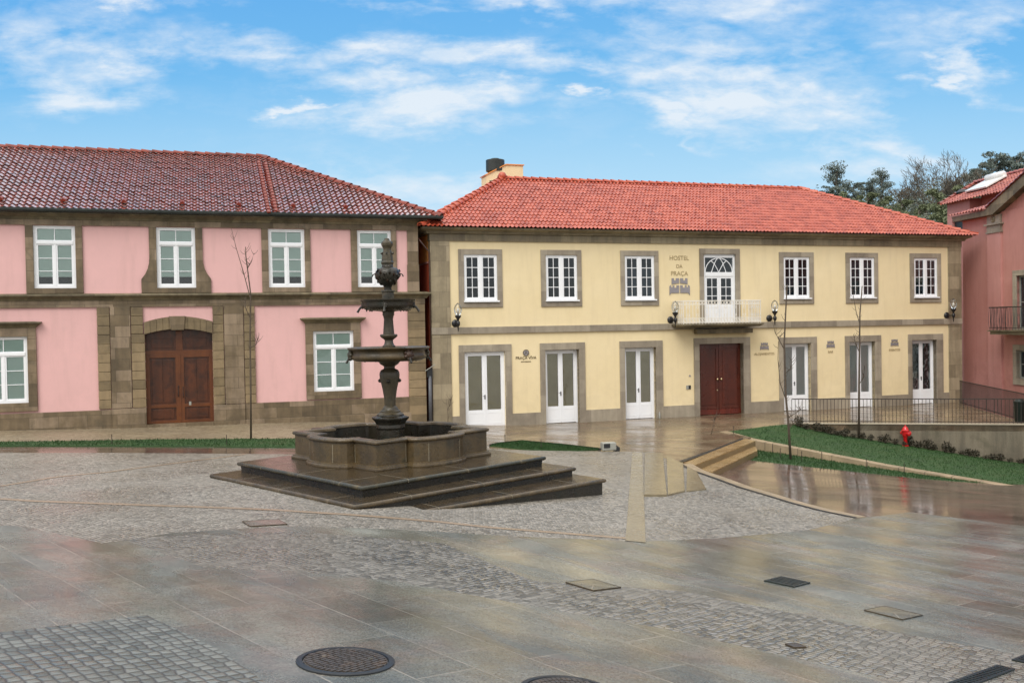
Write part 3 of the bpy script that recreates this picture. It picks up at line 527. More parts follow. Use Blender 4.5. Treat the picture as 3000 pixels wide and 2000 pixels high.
for k, P in enumerate(([(4.14, 29.63), (4.71, 29.7), (3.41, 21.0), (2.86, 20.72)], [(4.75, 29.2), (4.95, 27.47), (3.99, 21.98), (3.45, 21.1)], [(4.98, 27.0), (5.05, 26.0), (4.62, 22.6), (4.03, 22.0)])):
    a, b, c, d = [Vector(p) for p in P]
    mb = MB(); n = 8
    for i in range(n + 1):
        p, q = a + (d - a) * i / n, b + (c - b) * i / n; lift = .05 - .012 * k
        mb.v += [(p.x, p.y, zm(p.x, p.y) + lift), (q.x, q.y, zm(q.x, q.y) + lift), (p.x, p.y, zm(p.x, p.y) - .05), (q.x, q.y, zm(q.x, q.y) - .05)]
    for i in range(n): mb.f += [(4 * i, 4 * i + 1, 4 * i + 5, 4 * i + 4), (4 * i + 1, 4 * i + 3, 4 * i + 7, 4 * i + 5), (4 * i, 4 * i + 4, 4 * i + 6, 4 * i + 2)]
    mb.f += [(4 * n, 4 * n + 1, 4 * n + 3, 4 * n + 2), (0, 2, 3, 1)]
    tag(add('stone_path', mb, 'band_o'), kind='structure')
# strip beside the sunken paving and its dark slot drain
zmin = lambda x, y: zm(x, y)
ribbon('stone_edging', STRIP, .30, zm, .012, 'kerb', thick=.5, side=.45)
ribbon('slot_drain', STRIP, .10, zm, .016, 'slot', side=-.6)

# ------------------------------------------------------------------ stairs down to the sunken paving
st = thing('staircase', 'short flight of wet granite steps between the terrace and the sunken paving', 'steps', (0, 0, 0))
def stepblk(name, a, b, c, d, z, dep, mat, nos=0.):
    mb = MB(); mb.prism_xy([a, b, c, d], z - dep, z); return add(name, mb, mat, st, bevel=.012)
A0_, A1_ = Vector(S1), Vector(S2); N1a, N1b = Vector((5.25, 27.44)), Vector((8.46, 32.86)); N2a, N2b = Vector((5.76, 27.36)), Vector((8.2, 31.68)); B2a, B2b = Vector((6.18, 28.06)), Vector((7.6, 30.62))
off = Vector((.42, -.24)).normalized()
mb = MB(); mb.prism_xy([tuple(A0_), tuple(N1a), tuple(N1b), tuple(A1_)], -.6, .002); add('upper_tread', mb, 'stairs', st)
t1, t2 = N2a + off * .02, N2b + off * .02
mb = MB(); mb.prism_xy([tuple(N1a + off * -.02), tuple(t1), tuple(t2), tuple(N1b + off * -.02)], -.7, -.175); add('lower_tread', mb, 'stairs', st)
mb = MB(); e = off * .004
mb.quad((*(N1a + e), -.04), (*(N1b + e), -.04), (*(N1b + e), -.176), (*(N1a + e), -.176)); mb.quad((*(t1 + e), -.215), (*(t2 + e), -.215), (*(t2 + e), -.6), (*(t1 + e), -.6)); add('riser', mb, 'riser', st, recalc=False)
ribbon('slot_drain', [S1, S2], .17, zm, .02, 'slot', side=.45)

# pale kerb between the two lawns
kb = []; zt = [0, -.1, -.7, -1.0]
P = [Vector(p) for p in CURB]; mb = MB(); Q = []
for i in range(3):
    for k in range(8): Q.append((P[i] + (P[i + 1] - P[i]) * k / 8, zt[i] + (zt[i + 1] - zt[i]) * k / 8))
Q.append((P[3], zt[3])); Q.append((Vector((15.6, 28.7)), -1.06))
for i, (p, z) in enumerate(Q):
    d = (Q[min(i + 1, len(Q) - 1)][0] - Q[max(0, i - 1)][0]).normalized(); nn = Vector((-d.y, d.x)); wv_ = .36 if i < len(Q) - 1 else .02
    a, b = p + nn * wv_ * .5, p - nn * wv_ * .5; mb.v += [(a.x, a.y, z + .03), (b.x, b.y, z + .03), (b.x, b.y, z - .5), (a.x, a.y, z - .5)]
mb.f = [(4 * i + j, 4 * i + (j + 1) % 4, 4 * i + 4 + (j + 1) % 4, 4 * i + 4 + j) for i in range(len(Q) - 1) for j in range(4)] + [(3, 2, 1, 0)]
o = add('kerb', mb, 'kerb', bevel=.015); tag(o, kind='structure')
for i in range(3, len(Q) - 2, 2):
    p, z = Q[i]; d = (Q[i + 1][0] - p).normalized(); nn = Vector((-d.y, d.x)); jb = MB(); a, b = p + nn * .183, p - nn * .183
    jb.prism_xy([tuple(a - d * .006), tuple(b - d * .006), tuple(b + d * .006), tuple(a + d * .006)], z - .4, z + .034 + (Q[i + 1][1] - z) * 0); add('kerb_joint', jb, 'slot', o)

# retaining wall below the terrace
rw = thing('retaining_wall', 'dark grey rendered retaining wall under the front terrace railing', 'wall', (0, 0, 0))
a, b, c = Vector(WALLA), Vector(WALLB), Vector(FEN[0]); d = (b - a).normalized(); nn = Vector((-d.y, d.x)); b2 = b + d * .02
mb = MB(); mb.prism_xy([tuple(a), tuple(b2), tuple(b2 + nn * .3), tuple(a + nn * .3)], -2.4, -.006); add('wall_face', mb, 'render', rw)
mb = MB(); mb.prism_xy([tuple(a - nn * .03), tuple(b2 - nn * .03), tuple(b2 + nn * .28), tuple(a + nn * .28)], -.0055, .035); add('coping', mb, 'cap', rw)
d2 = (Vector(FEN[0]) - b).normalized(); n2_ = Vector((-d2.y, d2.x))
mb = MB(); mb.prism_xy([tuple(b + d * .02), tuple(c), tuple(c + n2_ * .3), tuple(b + d * .02 + n2_ * .3)], -2.4, -.007); add('side_face', mb, 'render', rw)

def railing(name, label, a, b, n, h, z0, group=None, tp=.035):
    a, b = Vector(a), Vector(b); L = (b - a).length; rz = math.atan2(b.y - a.y, b.x - a.x); r = thing(name, label, 'railing', (a.x, a.y, z0), rz, group)
    add('top_rail', MB().box(0, L, -.02, .02, h - tp, h), 'rust', r); add('bottom_rail', MB().box(0, L, -.015, .015, .05, .075), 'rust', r)
    me = None
    for i in range(n):
        if me is None:
            o = add('bar', MB().tube([(0, 0, .0), (0, 0, h - tp)], .011, 5), 'rust', r); me = o.data
        else: o = bpy.data.objects.new('bar', me); COL.objects.link(o); o.parent = r
        o.location = (L * i / (n - 1), 0, 0)
    return r
railing('terrace_railing', 'thin dark iron railing along the top of the retaining wall', Vector(WALLA) + nn * .14, Vector(WALLB) + nn * .14, 66, .98, .03)
railing('terrace_railing', 'dark railing seen edge on before the salmon building', Vector(FEN[0]) + Vector((0, -.1)), Vector(FEN[2]) + Vector((.12, .3)), 82, 1.12, 0)

# ------------------------------------------------------------------ building helpers (local x along the facade, y into the building, z up)
def facade(mb, x0, x1, z0, z1, holes, thick=.34, y=0.):
    xs = sorted({x0, x1} | {h[0] for h in holes} | {h[1] for h in holes}); zs = sorted({z0, z1} | {h[2] for h in holes} | {h[3] for h in holes})
    for i in range(len(xs) - 1):
        for j in range(len(zs) - 1):
            cx, cz = (xs[i] + xs[i + 1]) / 2, (zs[j] + zs[j + 1]) / 2
            if any(h[0] < cx < h[1] and h[2] < cz < h[3] for h in holes): continue
            for yy_ in (y, y + thick): mb.quad((xs[i], yy_, zs[j]), (xs[i + 1], yy_, zs[j]), (xs[i + 1], yy_, zs[j + 1]), (xs[i], yy_, zs[j + 1]))
    for a, b, c, d in holes:
        for p, q in (((a, c), (b, c)), ((b, c), (b, d)), ((b, d), (a, d)), ((a, d), (a, c))): mb.quad((p[0], y, p[1]), (q[0], y, q[1]), (q[0], y + thick, q[1]), (p[0], y + thick, p[1]))
    return mb
def ring(mb, xo0, xo1, zo0, zo1, xi0, xi1, zi0, zi1, y0, y1, bottom=True):
    zb = zi0 if bottom else zo0
    mb.box(xo0, xi0, y0, y1, zb, zi1); mb.box(xi1, xo1, y0, y1, zb, zi1); mb.box(xo0, xo1, y0, y1, zi1, zo1)
    if bottom: mb.box(xo0, xo1, y0, y1, zo0, zi0)
    return mb
def tileroof(name, parent, mat, O, A, B, La, Lb, clips, tw=.245, th=.35, ns=8, amp=.055, step=.035):
    O, A, B = Vector(O), Vector(A).normalized(), Vector(B).normalized(); N = A.cross(B).normalized()
    if N.z < 0: N = -N
    nt = int(math.ceil(La / tw)); nr = int(math.ceil(Lb / th)); rnd = random.Random(3)
    ss = []
    for i in range(nt):
        for j in range(ns): ss.append((i * tw + tw * j / ns, j / ns, i))
    ss.append((nt * tw, 0., nt))
    def h(f): return amp * math.sin(math.pi * f / .55) if f < .55 else -amp * .30 * math.sin(math.pi * (f - .55) / .45)
    vs = []; fs = []; nn_ = len(ss); jit = {}
    for r in range(nr):
        k0 = len(vs)
        for (tt, lf) in ((r * th, step - .016), (r * th, step), (r * th + th * .5, step * .55), ((r + 1) * th + .06, -.002)):
            for (s_, f, i) in ss:
                k = (i, r)
                if k not in jit: jit[k] = (rnd.uniform(-.005, .008), rnd.uniform(-.012, .012))
                vs.append((s_, tt + (jit[k][1] if tt < r * th + .01 else 0), h(f) + lf + jit[k][0]))
        fs += [(k0 + a * nn_ + b, k0 + a * nn_ + b + 1, k0 + (a + 1) * nn_ + b + 1, k0 + (a + 1) * nn_ + b) for a in range(3) for b in range(nn_ - 1)]
    me = bpy.data.meshes.new(name); me.from_pydata(vs, [], fs); bm = bmesh.new(); bm.from_mesh(me)
    for (pt, no) in list(clips) + [((0, Lb + .0), (0, -1)), ((0, -.02), (0, 1)), ((0, 0), (1, 0)), ((La, 0), (-1, 0))]:
        bmesh.ops.bisect_plane(bm, geom=list(bm.verts) + list(bm.edges) + list(bm.faces), plane_co=(pt[0], pt[1], 0), plane_no=(-no[0], -no[1], 0), clear_outer=True)
    bm.to_mesh(me); bm.free()
    M4 = Matrix((A, B, N)).transposed().to_4x4(); M4.translation = O
    me.shade_smooth()
    try: me.set_sharp_from_angle(angle=R(50))
    except Exception: pass
    o = link(name, me, mat, parent); o.matrix_local = M4
    return o
def caps(name, parent, mat, P, Q, r=.125, seg=.40, upv=(0, 0, 1)):
    P, Q = Vector(P), Vector(Q); D = (Q - P); L = D.length; D.normalize(); U = Vector(upv); U = (U - D * U.dot(D)).normalized(); S = D.cross(U); mb = MB(); n = int(L / seg)
    for i in range(n):
        rr = []
        for (t, ra, lift) in ((0, r * 1.12, .035), (1.12, r * .92, .0)):
            c = P + D * (L / n * (i + t)) + U * (lift - .03)
            rr += [c + S * ra * math.cos(math.pi * k / 8) + U * ra * math.sin(math.pi * k / 8) * .95 for k in range(9)]
        rr += [v - (v - (P + D * (L / n * i))).normalized() * .025 for v in rr[:9]]
        mb.add(rr, [(k, k + 1, k + 10, k + 9) for k in range(8)] + [(k, k + 18, k + 19, k + 1) for k in range(8)])
    return add(name, mb, mat, parent, smooth=True, recalc=False, angle=45)

def window16(p, x0, x1, z0, z1, sx=(0, 0), y=.0):
    """two leaves of two by four panes with a projecting white sill"""
    mb = MB(); ring(mb, x0, x1, z0, z1, x0 + .07, x1 - .07, z0 + .07, z1 - .07, y, y + .09)
    xm = (x0 + x1) / 2; mb.box(xm - .065, xm + .065, y - .012, y + .07, z0 + .07, z1 - .07)
    for a, b in ((x0 + .07, xm - .065), (xm + .065, x1 - .07)):
        ring(mb, a, b, z0 + .07, z1 - .07, a + .05, b - .05, z0 + .13, z1 - .12, y + .012, y + .06)
        m_ = (a + b) / 2; mb.box(m_ - .014, m_ + .014, y + .016, y + .05, z0 + .13, z1 - .12)
        for k in range(1, 4):
            zz = z0 + .13 + (z1 - z0 - .25) * k / 4; mb.box(a + .05, m_ - .014, y + .018, y + .048, zz - .014, zz + .014); mb.box(m_ + .014, b - .05, y + .018, y + .048, zz - .014, zz + .014)
    w_ = add('window', mb, 'white', p)
    add('pane', MB().box(x0 + .08, x1 - .08, y + .03, y + .036, z0 + .08, z1 - .08), 'glass', w_)
    add('sill', MB().prism_xz([(x0 - .03, z0 - .07), (x1 + .07, z0 - .07), (x1 + .07, z0 - .01), (x0 - .03, z0 - .01)], y - .12, y + .05), 'white', w_, bevel=.01)
    return w_
def window_blind(p, x0, x1, z0, z1, zt, zb, y=.02, rows=3, full=False):
    """top light over two leaves, roller blind behind"""
    mb = MB(); ring(mb, x0, x1, z0, z1, x0 + .09, x1 - .09, z0 + .1, z1 - .07, y, y + .1)
    mb.box(x0 + .09, x1 - .09, y - .02, y + .08, zt - .05, zt + .05)
    xm = (x0 + x1) / 2
    ring(mb, x0 + .09, x1 - .09, zt + .05, z1 - .07, x0 + .13, x1 - .13, zt + .09, z1 - .11, y + .012, y + .06); mb.box(xm - .013, xm + .013, y + .02, y + .05, zt + .09, z1 - .11)
    mb.box(xm - .035, xm + .035, y - .005, y + .07, z0 + .1, zt - .05)
    for a, b in ((x0 + .09, xm - .035), (xm + .035, x1 - .09)):
        ring(mb, a, b, z0 + .1, zt - .05, a + .055, b - .055, z0 + .155, zt - .1, y + .012, y + .06)
        for k in range(1, rows):
            zz = z0 + .155 + (zt - z0 - .255) * k / rows; mb.box(a + .055, b - .055, y + .02, y + .05, zz - .012, zz + .012)
    w_ = add('window', mb, 'white', p)
    add('pane', MB().box(x0 + .1, x1 - .1, y + .03, y + .036, z0 + .11, z1 - .08), 'glass_d', w_)
    add('blind', MB().box(x0 + .1, x1 - .1, y + .075, y + .08, zb, z1 - .02), 'blind', w_)
    return w_
def glazed_door(p, x0, x1, z1, y, blind, label=None):
    mb = MB(); ring(mb, x0, x1, 0, z1, x0 + .07, x1 - .07, .02, z1 - .07, y, y + .1, bottom=False)
    xm = (x0 + x1) / 2
    for a, b in ((x0 + .07, xm - .006), (xm + .006, x1 - .07)):
        ring(mb, a, b, .02, z1 - .07, a + .1, b - .1, .72, z1 - .17, y + .015, y + .07)
        ring(mb, a + .09, b - .09, .14, .62, a + .125, b - .125, .175, .585, y + .008, y + .014)
    mb.box(xm - .03, xm + .03, y + .003, y + .0145, .05, z1 - .1)
    d = add('door', mb, 'white', p); 
    if label: d['label'] = label
    add('pane', MB().box(x0 + .12, x1 - .12, y + .04, y + .046, .66, z1 - .12), 'glass_d', d)
    add('blind', MB().box(x0 + .12, x1 - .12, y + .075, y + .08, .3, z1 - .05), blind, d)
    h = MB(); h.box(xm - .02, xm + .02, y - .012, y + .003, 1.16, 1.34); h.tube([(xm, y - .012, 1.29), (xm, y - .055, 1.29), (xm - .1, y - .055, 1.285)], .011, 6); add('handle', h, 'black', d)
    return d
def walls_shell(mb, x0, x1, y0, y1, z0, z1, t=.3):
    mb.box(x0, x0 + t, y0, y1, z0, z1); mb.box(x1 - t, x1, y0, y1, z0, z1); mb.box(x0 + t, x1 - t, y1 - t, y1, z0, z1); return mb
def stone_courses(mb, x0, x1, z0, z1, n, y0, y1, gap=.018, bev=.0):
    h = (z1 - z0) / n
    for i in range(n): mb.box(x0, x1, y0, y1, z0 + i * h + gap / 2, z0 + (i + 1) * h - gap / 2)
    mb.box(x0 + .02, x1 - .02, y0 + .03, y1, z0, z1)
    return mb

# ------------------------------------------------------------------ yellow hostel building
YO, YR = (-3.245, 37.948, 0), R(18.46)
B = thing('yellow_building', 'long yellow plastered building with grey granite trim and a bright red hipped roof', 'building', YO, YR)
WX = [(1.40, 2.82), (4.96, 6.38), (8.6, 10.02), (16.6, 18.0), (20.24, 21.64), (23.96, 25.36)]
DX = [(1.36, 3.10), (4.87, 6.40), (8.54, 10.04), (16.53, 18.03), (20.17, 21.63), (23.8, 25.27)]
holes = [(a - .0, b + .0, 5.13, 7.1) for a, b in WX] + [(a, b, -.3, 3.12) for a, b in DX] + [(12.46, 14.08, 4.1, 7.2), (12.17, 14.42, -.3, 3.2)]
mb = facade(MB(), .1, 26.7, -.3, 8.0, holes)
walls_shell(mb, .1, 26.7, .34, 9.4, -.3, 8.0); add('wall', mb, 'yellow', B, recalc=False)
add('interior_floor', MB().box(.4, 26.4, .36, 9.1, 3.75, 4.0).box(.4, 26.4, .36, 9.1, 7.75, 7.95).box(.4, 26.4, .5, 9.1, -.1, .0), 'room', B)
add('partition', MB().box(.42, 26.38, 3.2, 3.3, .0, 3.74).box(.42, 26.38, 3.2, 3.3, 4.01, 7.74), 'room', B)
sw = MB().box(-.005, .1, .3, 9.4, -.3, 6.75); add('side_wall', sw, 'brickred', B); add('side_wall', MB().box(.0, .1, .3, 9.4, 6.83, 8.0), 'orange', B); add('side_ledge', MB().box(-.03, .1, .3, 9.4, 6.751, 6.829), 'salmon', B)
# granite trim
q = MB(); q.box(0, .8, -.05, .3, -.3, 3.86); q.box(0, .8, -.05, .3, 4.14, 7.64); add('quoin', q, 'stone_yq', B, bevel=.012)
q = MB(); q.box(26.02, 26.82, -.05, .3, -.3, 3.86); q.box(26.02, 26.82, -.05, .3, 4.14, 7.64); add('quoin', q, 'stone_yq', B, bevel=.012)
add('string_course', MB().box(-.01, 26.83, -.075, .1, 3.861, 4.139), 'stone_y', B, bevel=.01)
add('frieze', MB().box(-.02, 26.84, -.06, .3, 7.641, 7.93), 'stone_cy', B)
fr = [(-.02, 9.42), (-.02, -.06), (26.84, -.06), (26.84, 9.42)]
c_ = MB(); c_.sweep([(-.0, 9.4), (-.0, 0), (26.82, 0), (26.82, 9.4)], [(.0, 7.931), (.14, 7.931), (.17, 7.99), (.17, 8.02), (.33, 8.08), (.38, 8.12), (.38, 8.16), (0, 8.16)], closed=True); add('cornice', c_, 'stone_cy', B)
prev = .8
doors_s = [(1.12, 3.38), (4.64, 6.68), (8.3, 10.36), (11.91, 14.77), (16.3, 18.35), (19.93, 21.98), (23.57, 25.66)]
for a, b in doors_s + [(26.02, 0)]: add('plinth', MB().box(prev, a, -.045, .1, -.3, .52), 'stone_y', B); prev = b
for (a, b), (sa, sb) in zip(WX, [(1.17, 3.04), (4.74, 6.58), (8.4, 10.22), (16.37, 18.23), (20.01, 21.85), (23.72, 25.58)]):
    w_ = window16(B, a, b, 5.22, 7.1)
    cz = {8.6: 6.65, 16.6: 6.2, 20.24: 6.9}.get(a)
    if cz: add('reflection_sheet', MB().box(a + .1, b - .1, .12, .125, 5.25, cz), 'reflection_sheet', w_)  # grey sheet behind the glass stands in for a pale pane reflection
    s = ring(MB(), sa, sb, 4.94, 7.32, a, b, 5.13, 7.1, -.05, .2); add('surround', s, 'stone_y', w_, bevel=.008)
for i, ((a, b), (sa, sb)) in enumerate(zip(DX, [doors_s[k] for k in (0, 1, 2, 4, 5, 6)])):
    dd = glazed_door(B, a, b, 3.12, .2 if i > 0 else .08, 'blind_d' if i < 3 else 'blind_g')
    s = ring(MB(), sa, sb, -.3, 3.41, a, b, 0, 3.12, -.055, .33, bottom=False); add('surround', s, 'stone_y', dd, bevel=.008)
# wooden front door
dx0, dx1 = 12.17, 14.42
d = MB(); xm = (dx0 + dx1) / 2; y = .22
d.box(dx0, dx1, y + .03, y + .08, .02, 3.2)
for a, b in ((dx0, xm - .008), (xm + .008, dx1)):
    d.box(a, a + .13, y, y + .03, .26, 3.2); d.box(b - .13, b, y, y + .03, .26, 3.2); d.box(a + .13, b - .13, y, y + .03, 2.98, 3.2); d.box(a + .13, b - .13, y, y + .03, .26, .36)
    d.box(a + .2, b - .2, y + .012, y + .03, .44, 2.9)
dr = add('door', d, 'mahog', B, bevel=.006); dr['label'] = 'dark red brown wooden double door'
add('kickboard', MB().box(dx0, xm - .008, y - .012, y + .03, .02, .25).box(xm + .008, dx1, y - .012, y + .03, .02, .25), 'mahog_l', dr)
for dxx in (-.1, .1): add('knob', MB().lathe([(.02, 0), (.02, .03), (.04, .035), (.055, .06), (.045, .085), (.01, .095)], 12).tf(Matrix.Translation((xm + dxx, y, 1.6)) @ Matrix.Rotation(R(90), 4, 'X')), 'brass', dr, smooth=True)
add('lock', MB().box(xm - .12, xm - .06, y - .012, y, 1.08, 1.14), 'brass', dr); add('surround', ring(MB(), 11.91, 14.77, -.3, 3.47, dx0, dx1, 0, 3.2, -.07, .33, bottom=False), 'stone_y', dr, bevel=.008)
# balcony door with an arched top light
bx0, bx1 = 12.46, 14.08; d = MB(); y = .04; bm_ = (bx0 + bx1) / 2
ring(d, bx0, bx1, 4.1, 7.2, bx0 + .1, bx1 - .1, 4.1, 7.05, y, y + .1, bottom=False); d.box(bx0 + .1, bx1 - .1, y - .015, y + .09, 6.22, 6.40)
for a, b in ((bx0 + .1, bm_ - .006), (bm_ + .006, bx1 - .1)):
    ring(d, a, b, 4.12, 6.22, a + .09, b - .09, 4.95, 6.12, y + .012, y + .07); m_ = (a + b) / 2; d.box(m_ - .014, m_ + .014, y + .02, y + .05, 4.95, 6.12)
    for k in (1, 2): zz = 4.95 + 1.17 * k / 3; d.box(a + .09, m_ - .014, y + .02, y + .05, zz - .014, zz + .014); d.box(m_ + .014, b - .09, y + .02, y + .05, zz - .014, zz + .014)
    ring(d, a + .07, b - .07, 4.2, 4.85, a + .1, b - .1, 4.23, 4.82, y + .004, y + .0115)
hw = (bx1 - bx0) / 2 - .1; zb_ = 6.40; H_ = .63
el = lambda cx, rx, rz, a0, a1, n=14: [(cx + rx * math.cos(R(a0 + (a1 - a0) * i / n)), zb_ + rz * math.sin(R(a0 + (a1 - a0) * i / n))) for i in range(n + 1)]
d.arcbar(el(bm_, hw - .02, H_, 0, 180), .035, y + .016, y + .05)
for sgn in (-1, 1):
    d.arcbar([(bm_ + sgn * (hw * .52 - hw * .52 * t), zb_ + H_ * math.sin(t * math.pi / 2)) for t in [i / 10 for i in range(11)]], .03, y + .017, y + .049)
    d.arcbar([(bm_ + sgn * hw * .62 * t, zb_ + H_ * .80 * math.sin(t * math.pi / 2)) for t in [i / 10 for i in range(11)]], .03, y + .018, y + .048)
dr = add('balcony_door', d, 'white', B); add('pane', MB().box(bx0 + .12, bx1 - .12, y + .03, y + .036, 4.9, 7.1), 'glass', dr)
add('surround', ring(MB(), 12.25, 14.3, 4.14, 7.44, bx0, bx1, 4.14, 7.2, -.055, .2, bottom=False), 'stone_y', dr, bevel=.008)
# balcony
bs = MB(); bs.sweep([(10.85, 0), (10.85, -1.0), (14.78, -1.0), (14.78, 0)], [(-.3, 3.96), (-.08, 3.96), (0, 4.0), (.06, 4.04), (.06, 4.1), (-.9, 4.1)], closed=False); bs.box(10.9, 14.73, -.95, -.08, 3.965, 4.095)
bal = add('balcony', bs, 'stone_corn', B); add('bracket', MB().box(11.9, 14.73, -.35, -.08, 3.66, 3.855), 'stone_corn', bal)
def ironwork(mb, L):
    """panel in local x (0..L), z from 0 to 1: rails, scrolls, balusters"""
    mb.box(0, L, -.02, .02, .985, 1.02); mb.box(0, L, -.01, .01, .83, .85); mb.box(0, L, -.01, .01, .25, .27); mb.box(0, L, -.015, .015, .05, .075)
    n = max(2, round(L / .155)); s_ = L / n
    for i in range(n + 1): x = min(L - .008, max(.008, i * s_)); mb.box(x - .008, x + .008, -.008, .008, .0, .985)
    for i in range(n):
        cx = (i + .5) * s_
        for (zc, rz, rx) in ((.16, .075, .06), (.915, .055, .055)):
            pts = [(cx + rx * math.cos(2 * math.pi * k / 10), zc + rz * math.sin(2 * math.pi * k / 10)) for k in range(11)]; mb.arcbar(pts, .014, -.007, .007)
        if i % 3 == 1 or L < 1.5:
            for zc in (.38, .72): mb.arcbar([(cx + .055 * math.cos(2 * math.pi * k / 8), zc + .055 * math.sin(2 * math.pi * k / 8)) for k in range(9)], .013, -.006, .006)
        mb.arcbar([(cx - s_ * .42, .075), (cx, .16), (cx + s_ * .42, .25)], .012, -.006, .006)
    return mb
add('railing', ironwork(MB(), 3.86).tf(Matrix.Translation((10.89, -.97, 4.1))), 'ltwhite', bal)
for x in (10.89, 14.75): add('railing', ironwork(MB(), .92).tf(Matrix.Translation((x, -.03, 4.1)) @ Matrix.Rotation(R(-90), 4, 'Z')), 'ltwhite', bal)
# roof
EZ = 8.17; RZ = 11.0; e0, e1 = -.5, 27.4; ev_, by = -.5, 9.9; rx0, rx1, ry = 4.65, 21.0, 4.7
dz, dy = RZ - EZ, ry - ev_; Ls = math.hypot(dz, dy)
rf = tileroof('roof', B, 'tile_y', (e0, ev_, EZ), (1, 0, 0), (0, dy, dz), e1 - e0, Ls, [((0, 0), (Ls, -(rx0 - e0))), ((e1 - e0, 0), (-Ls, -(e1 - rx1)))], tw=.185, amp=.044, step=.036)
rf['label'] = 'bright red clay tile roof'
tileroof('roof', B, 'tile_y', (e1, by, EZ), (-1, 0, 0), (0, -dy, dz), e1 - e0, Ls, [((0, 0), (Ls, -(e1 - rx1))), ((e1 - e0, 0), (-Ls, -(rx0 - e0)))], ns=4)
L1 = math.hypot(dz, rx0 - e0); tileroof('roof', B, 'tile_y', (e0, by, EZ), (0, -1, 0), (rx0 - e0, 0, dz), by - ev_, L1, [((0, 0), (L1, -5.2)), ((by - ev_, 0), (-L1, -5.2))], ns=6)
L2 = math.hypot(dz, e1 - rx1); tileroof('roof', B, 'tile_y', (e1, ev_, EZ), (0, 1, 0), (-(e1 - rx1), 0, dz), by - ev_, L2, [((0, 0), (L2, -5.2)), ((by - ev_, 0), (-L2, -5.2))], ns=6)
for P, Q in (((e0, ev_, EZ), (rx0, ry, RZ)), ((e1, ev_, EZ), (rx1, ry, RZ)), ((e0, by, EZ), (rx0, ry, RZ)), ((e1, by, EZ), (rx1, ry, RZ)), ((rx0 - .2, ry, RZ), (rx1 + .2, ry, RZ))):
    caps('ridge_cap', B, 'tile_y2', Vector(P) + Vector((0, 0, .02)), Vector(Q) + Vector((0, 0, .02)))
add('ridge_knob', MB().ball((rx0, ry, RZ + .12), .2, 12), 'tile_y2', B, smooth=True)
add('soffit', MB().box(e0 + .1, e1 - .1, ev_ + .12, by - .12, 8.1605, 8.169), 'stone_corn', B)
# chimney
ch = MB(); ch.prism_xz([(4.45, 9.0), (6.35, 9.0), (6.35, 11.98), (5.5, 11.98), (4.45, 11.45)], 6.6, 7.4); cho = add('chimney', ch, 'yellow', B)
cp_ = MB(); cp_.prism_xz([(4.40, 11.43), (5.47, 11.985), (6.4, 11.985), (6.4, 12.03), (5.46, 12.03), (4.38, 11.47)], 6.55, 7.45); add('chimney_cap', cp_, 'orange', cho)
v_ = MB(); ring(v_, 4.62, 4.86, 10.75, 11.2, 4.65, 4.83, 10.78, 11.17, 6.585, 6.60)
for k in range(4): v_.arcbar([(4.74 + .05 * math.cos(2 * math.pi * i / 8), 10.85 + k * .1 + .045 * math.sin(2 * math.pi * i / 8)) for i in range(9)], .012, 6.587, 6.598)
v_.box(4.65, 4.83, 6.59, 6.599, 10.78, 11.17); add('vent', v_, 'gutter', cho)
co = MB(); co.lathe([(.22, 11.3), (.22, 11.62), (.2, 11.63)], 16, (5.0, 7.0, 0)); add('flue_pipe', co, 'gutter', cho, smooth=True, angle=40)
co = MB(); co.lathe([(.3, 11.62), (.46, 11.72), (.46, 12.25), (.44, 12.27), (.2, 12.27), (.2, 12.34), (.02, 12.35)], 24, (5.05, 7.0, 0)); add('cowl', co, 'gutter', cho, smooth=True, angle=40)
# downpipes in the alley beside it
dp = thing('downpipe', 'brown downpipe with a grey lower casing in the narrow gap between the two buildings', 'pipe', YO, YR)
add('pipe', MB().tube([(-.06, -.08, 2.2), (-.06, -.08, 7.2), (-.3, -.04, 7.5), (-.46, .0, 7.72)], .032, 8), 'pipe', dp, smooth=True); add('casing', MB().tube([(-.12, -.1, .15), (-.12, -.1, 2.2)], .075, 8), 'pipe_g', dp, smooth=True)
add('bracket', MB().box(-.24, -.02, -.16, -.04, 2.15, 2.5), 'black', dp); add('pipe_tie', MB().tube([(-.32, -.19, 2.42), (.08, -.19, 2.66)], .016, 6), 'lampbox', dp)

# ------------------------------------------------------------------ pink building on the left
LR = R(18.2)
L = thing('pink_building', 'light pink building with heavy brown granite trim and a dark shiny tile roof', 'building', YO, LR)
LE = -26.
ups = [(-14.41, -13.04), (-10.32, -8.96), (-6.32, -4.96), (-2.93, -1.58), (-18.6, -17.2), (-22.8, -21.4)]
uss = [(-14.66, -12.81), (-10.57, -8.70), (-6.57, -4.74), (-3.18, -1.37), (-18.85, -16.95), (-23.05, -21.15)]
lows = [(-16.23, -14.68), (-4.71, -3.15)]; lss = [(-16.5, -14.39), (-5.0, -2.87)]
holes = [(a, b, 5.79, 8.02) for a, b in ups] + [(a, b, 1.74, 4.09) for a, b in lows] + [(-10.79, -8.43, -.2, 4.28)]
mb = facade(MB(), LE, -.5, -.4, 8.45, holes); walls_shell(mb, LE, -.5, .34, 11.6, -.4, 8.45); add('wall', mb, 'pink', L, recalc=False)
add('interior_floor', MB().box(LE + .3, -.7, .36, 11.2, 5.1, 5.3).box(LE + .3, -.7, .36, 11.2, 8.3, 8.44).box(LE + .3, -.7, .36, 11.2, .4, .6), 'room', L)
add('partition', MB().box(LE + .3, -.7, 2.6, 2.7, .61, 5.09).box(LE + .3, -.7, 2.6, 2.7, 5.31, 8.29), 'room', L)
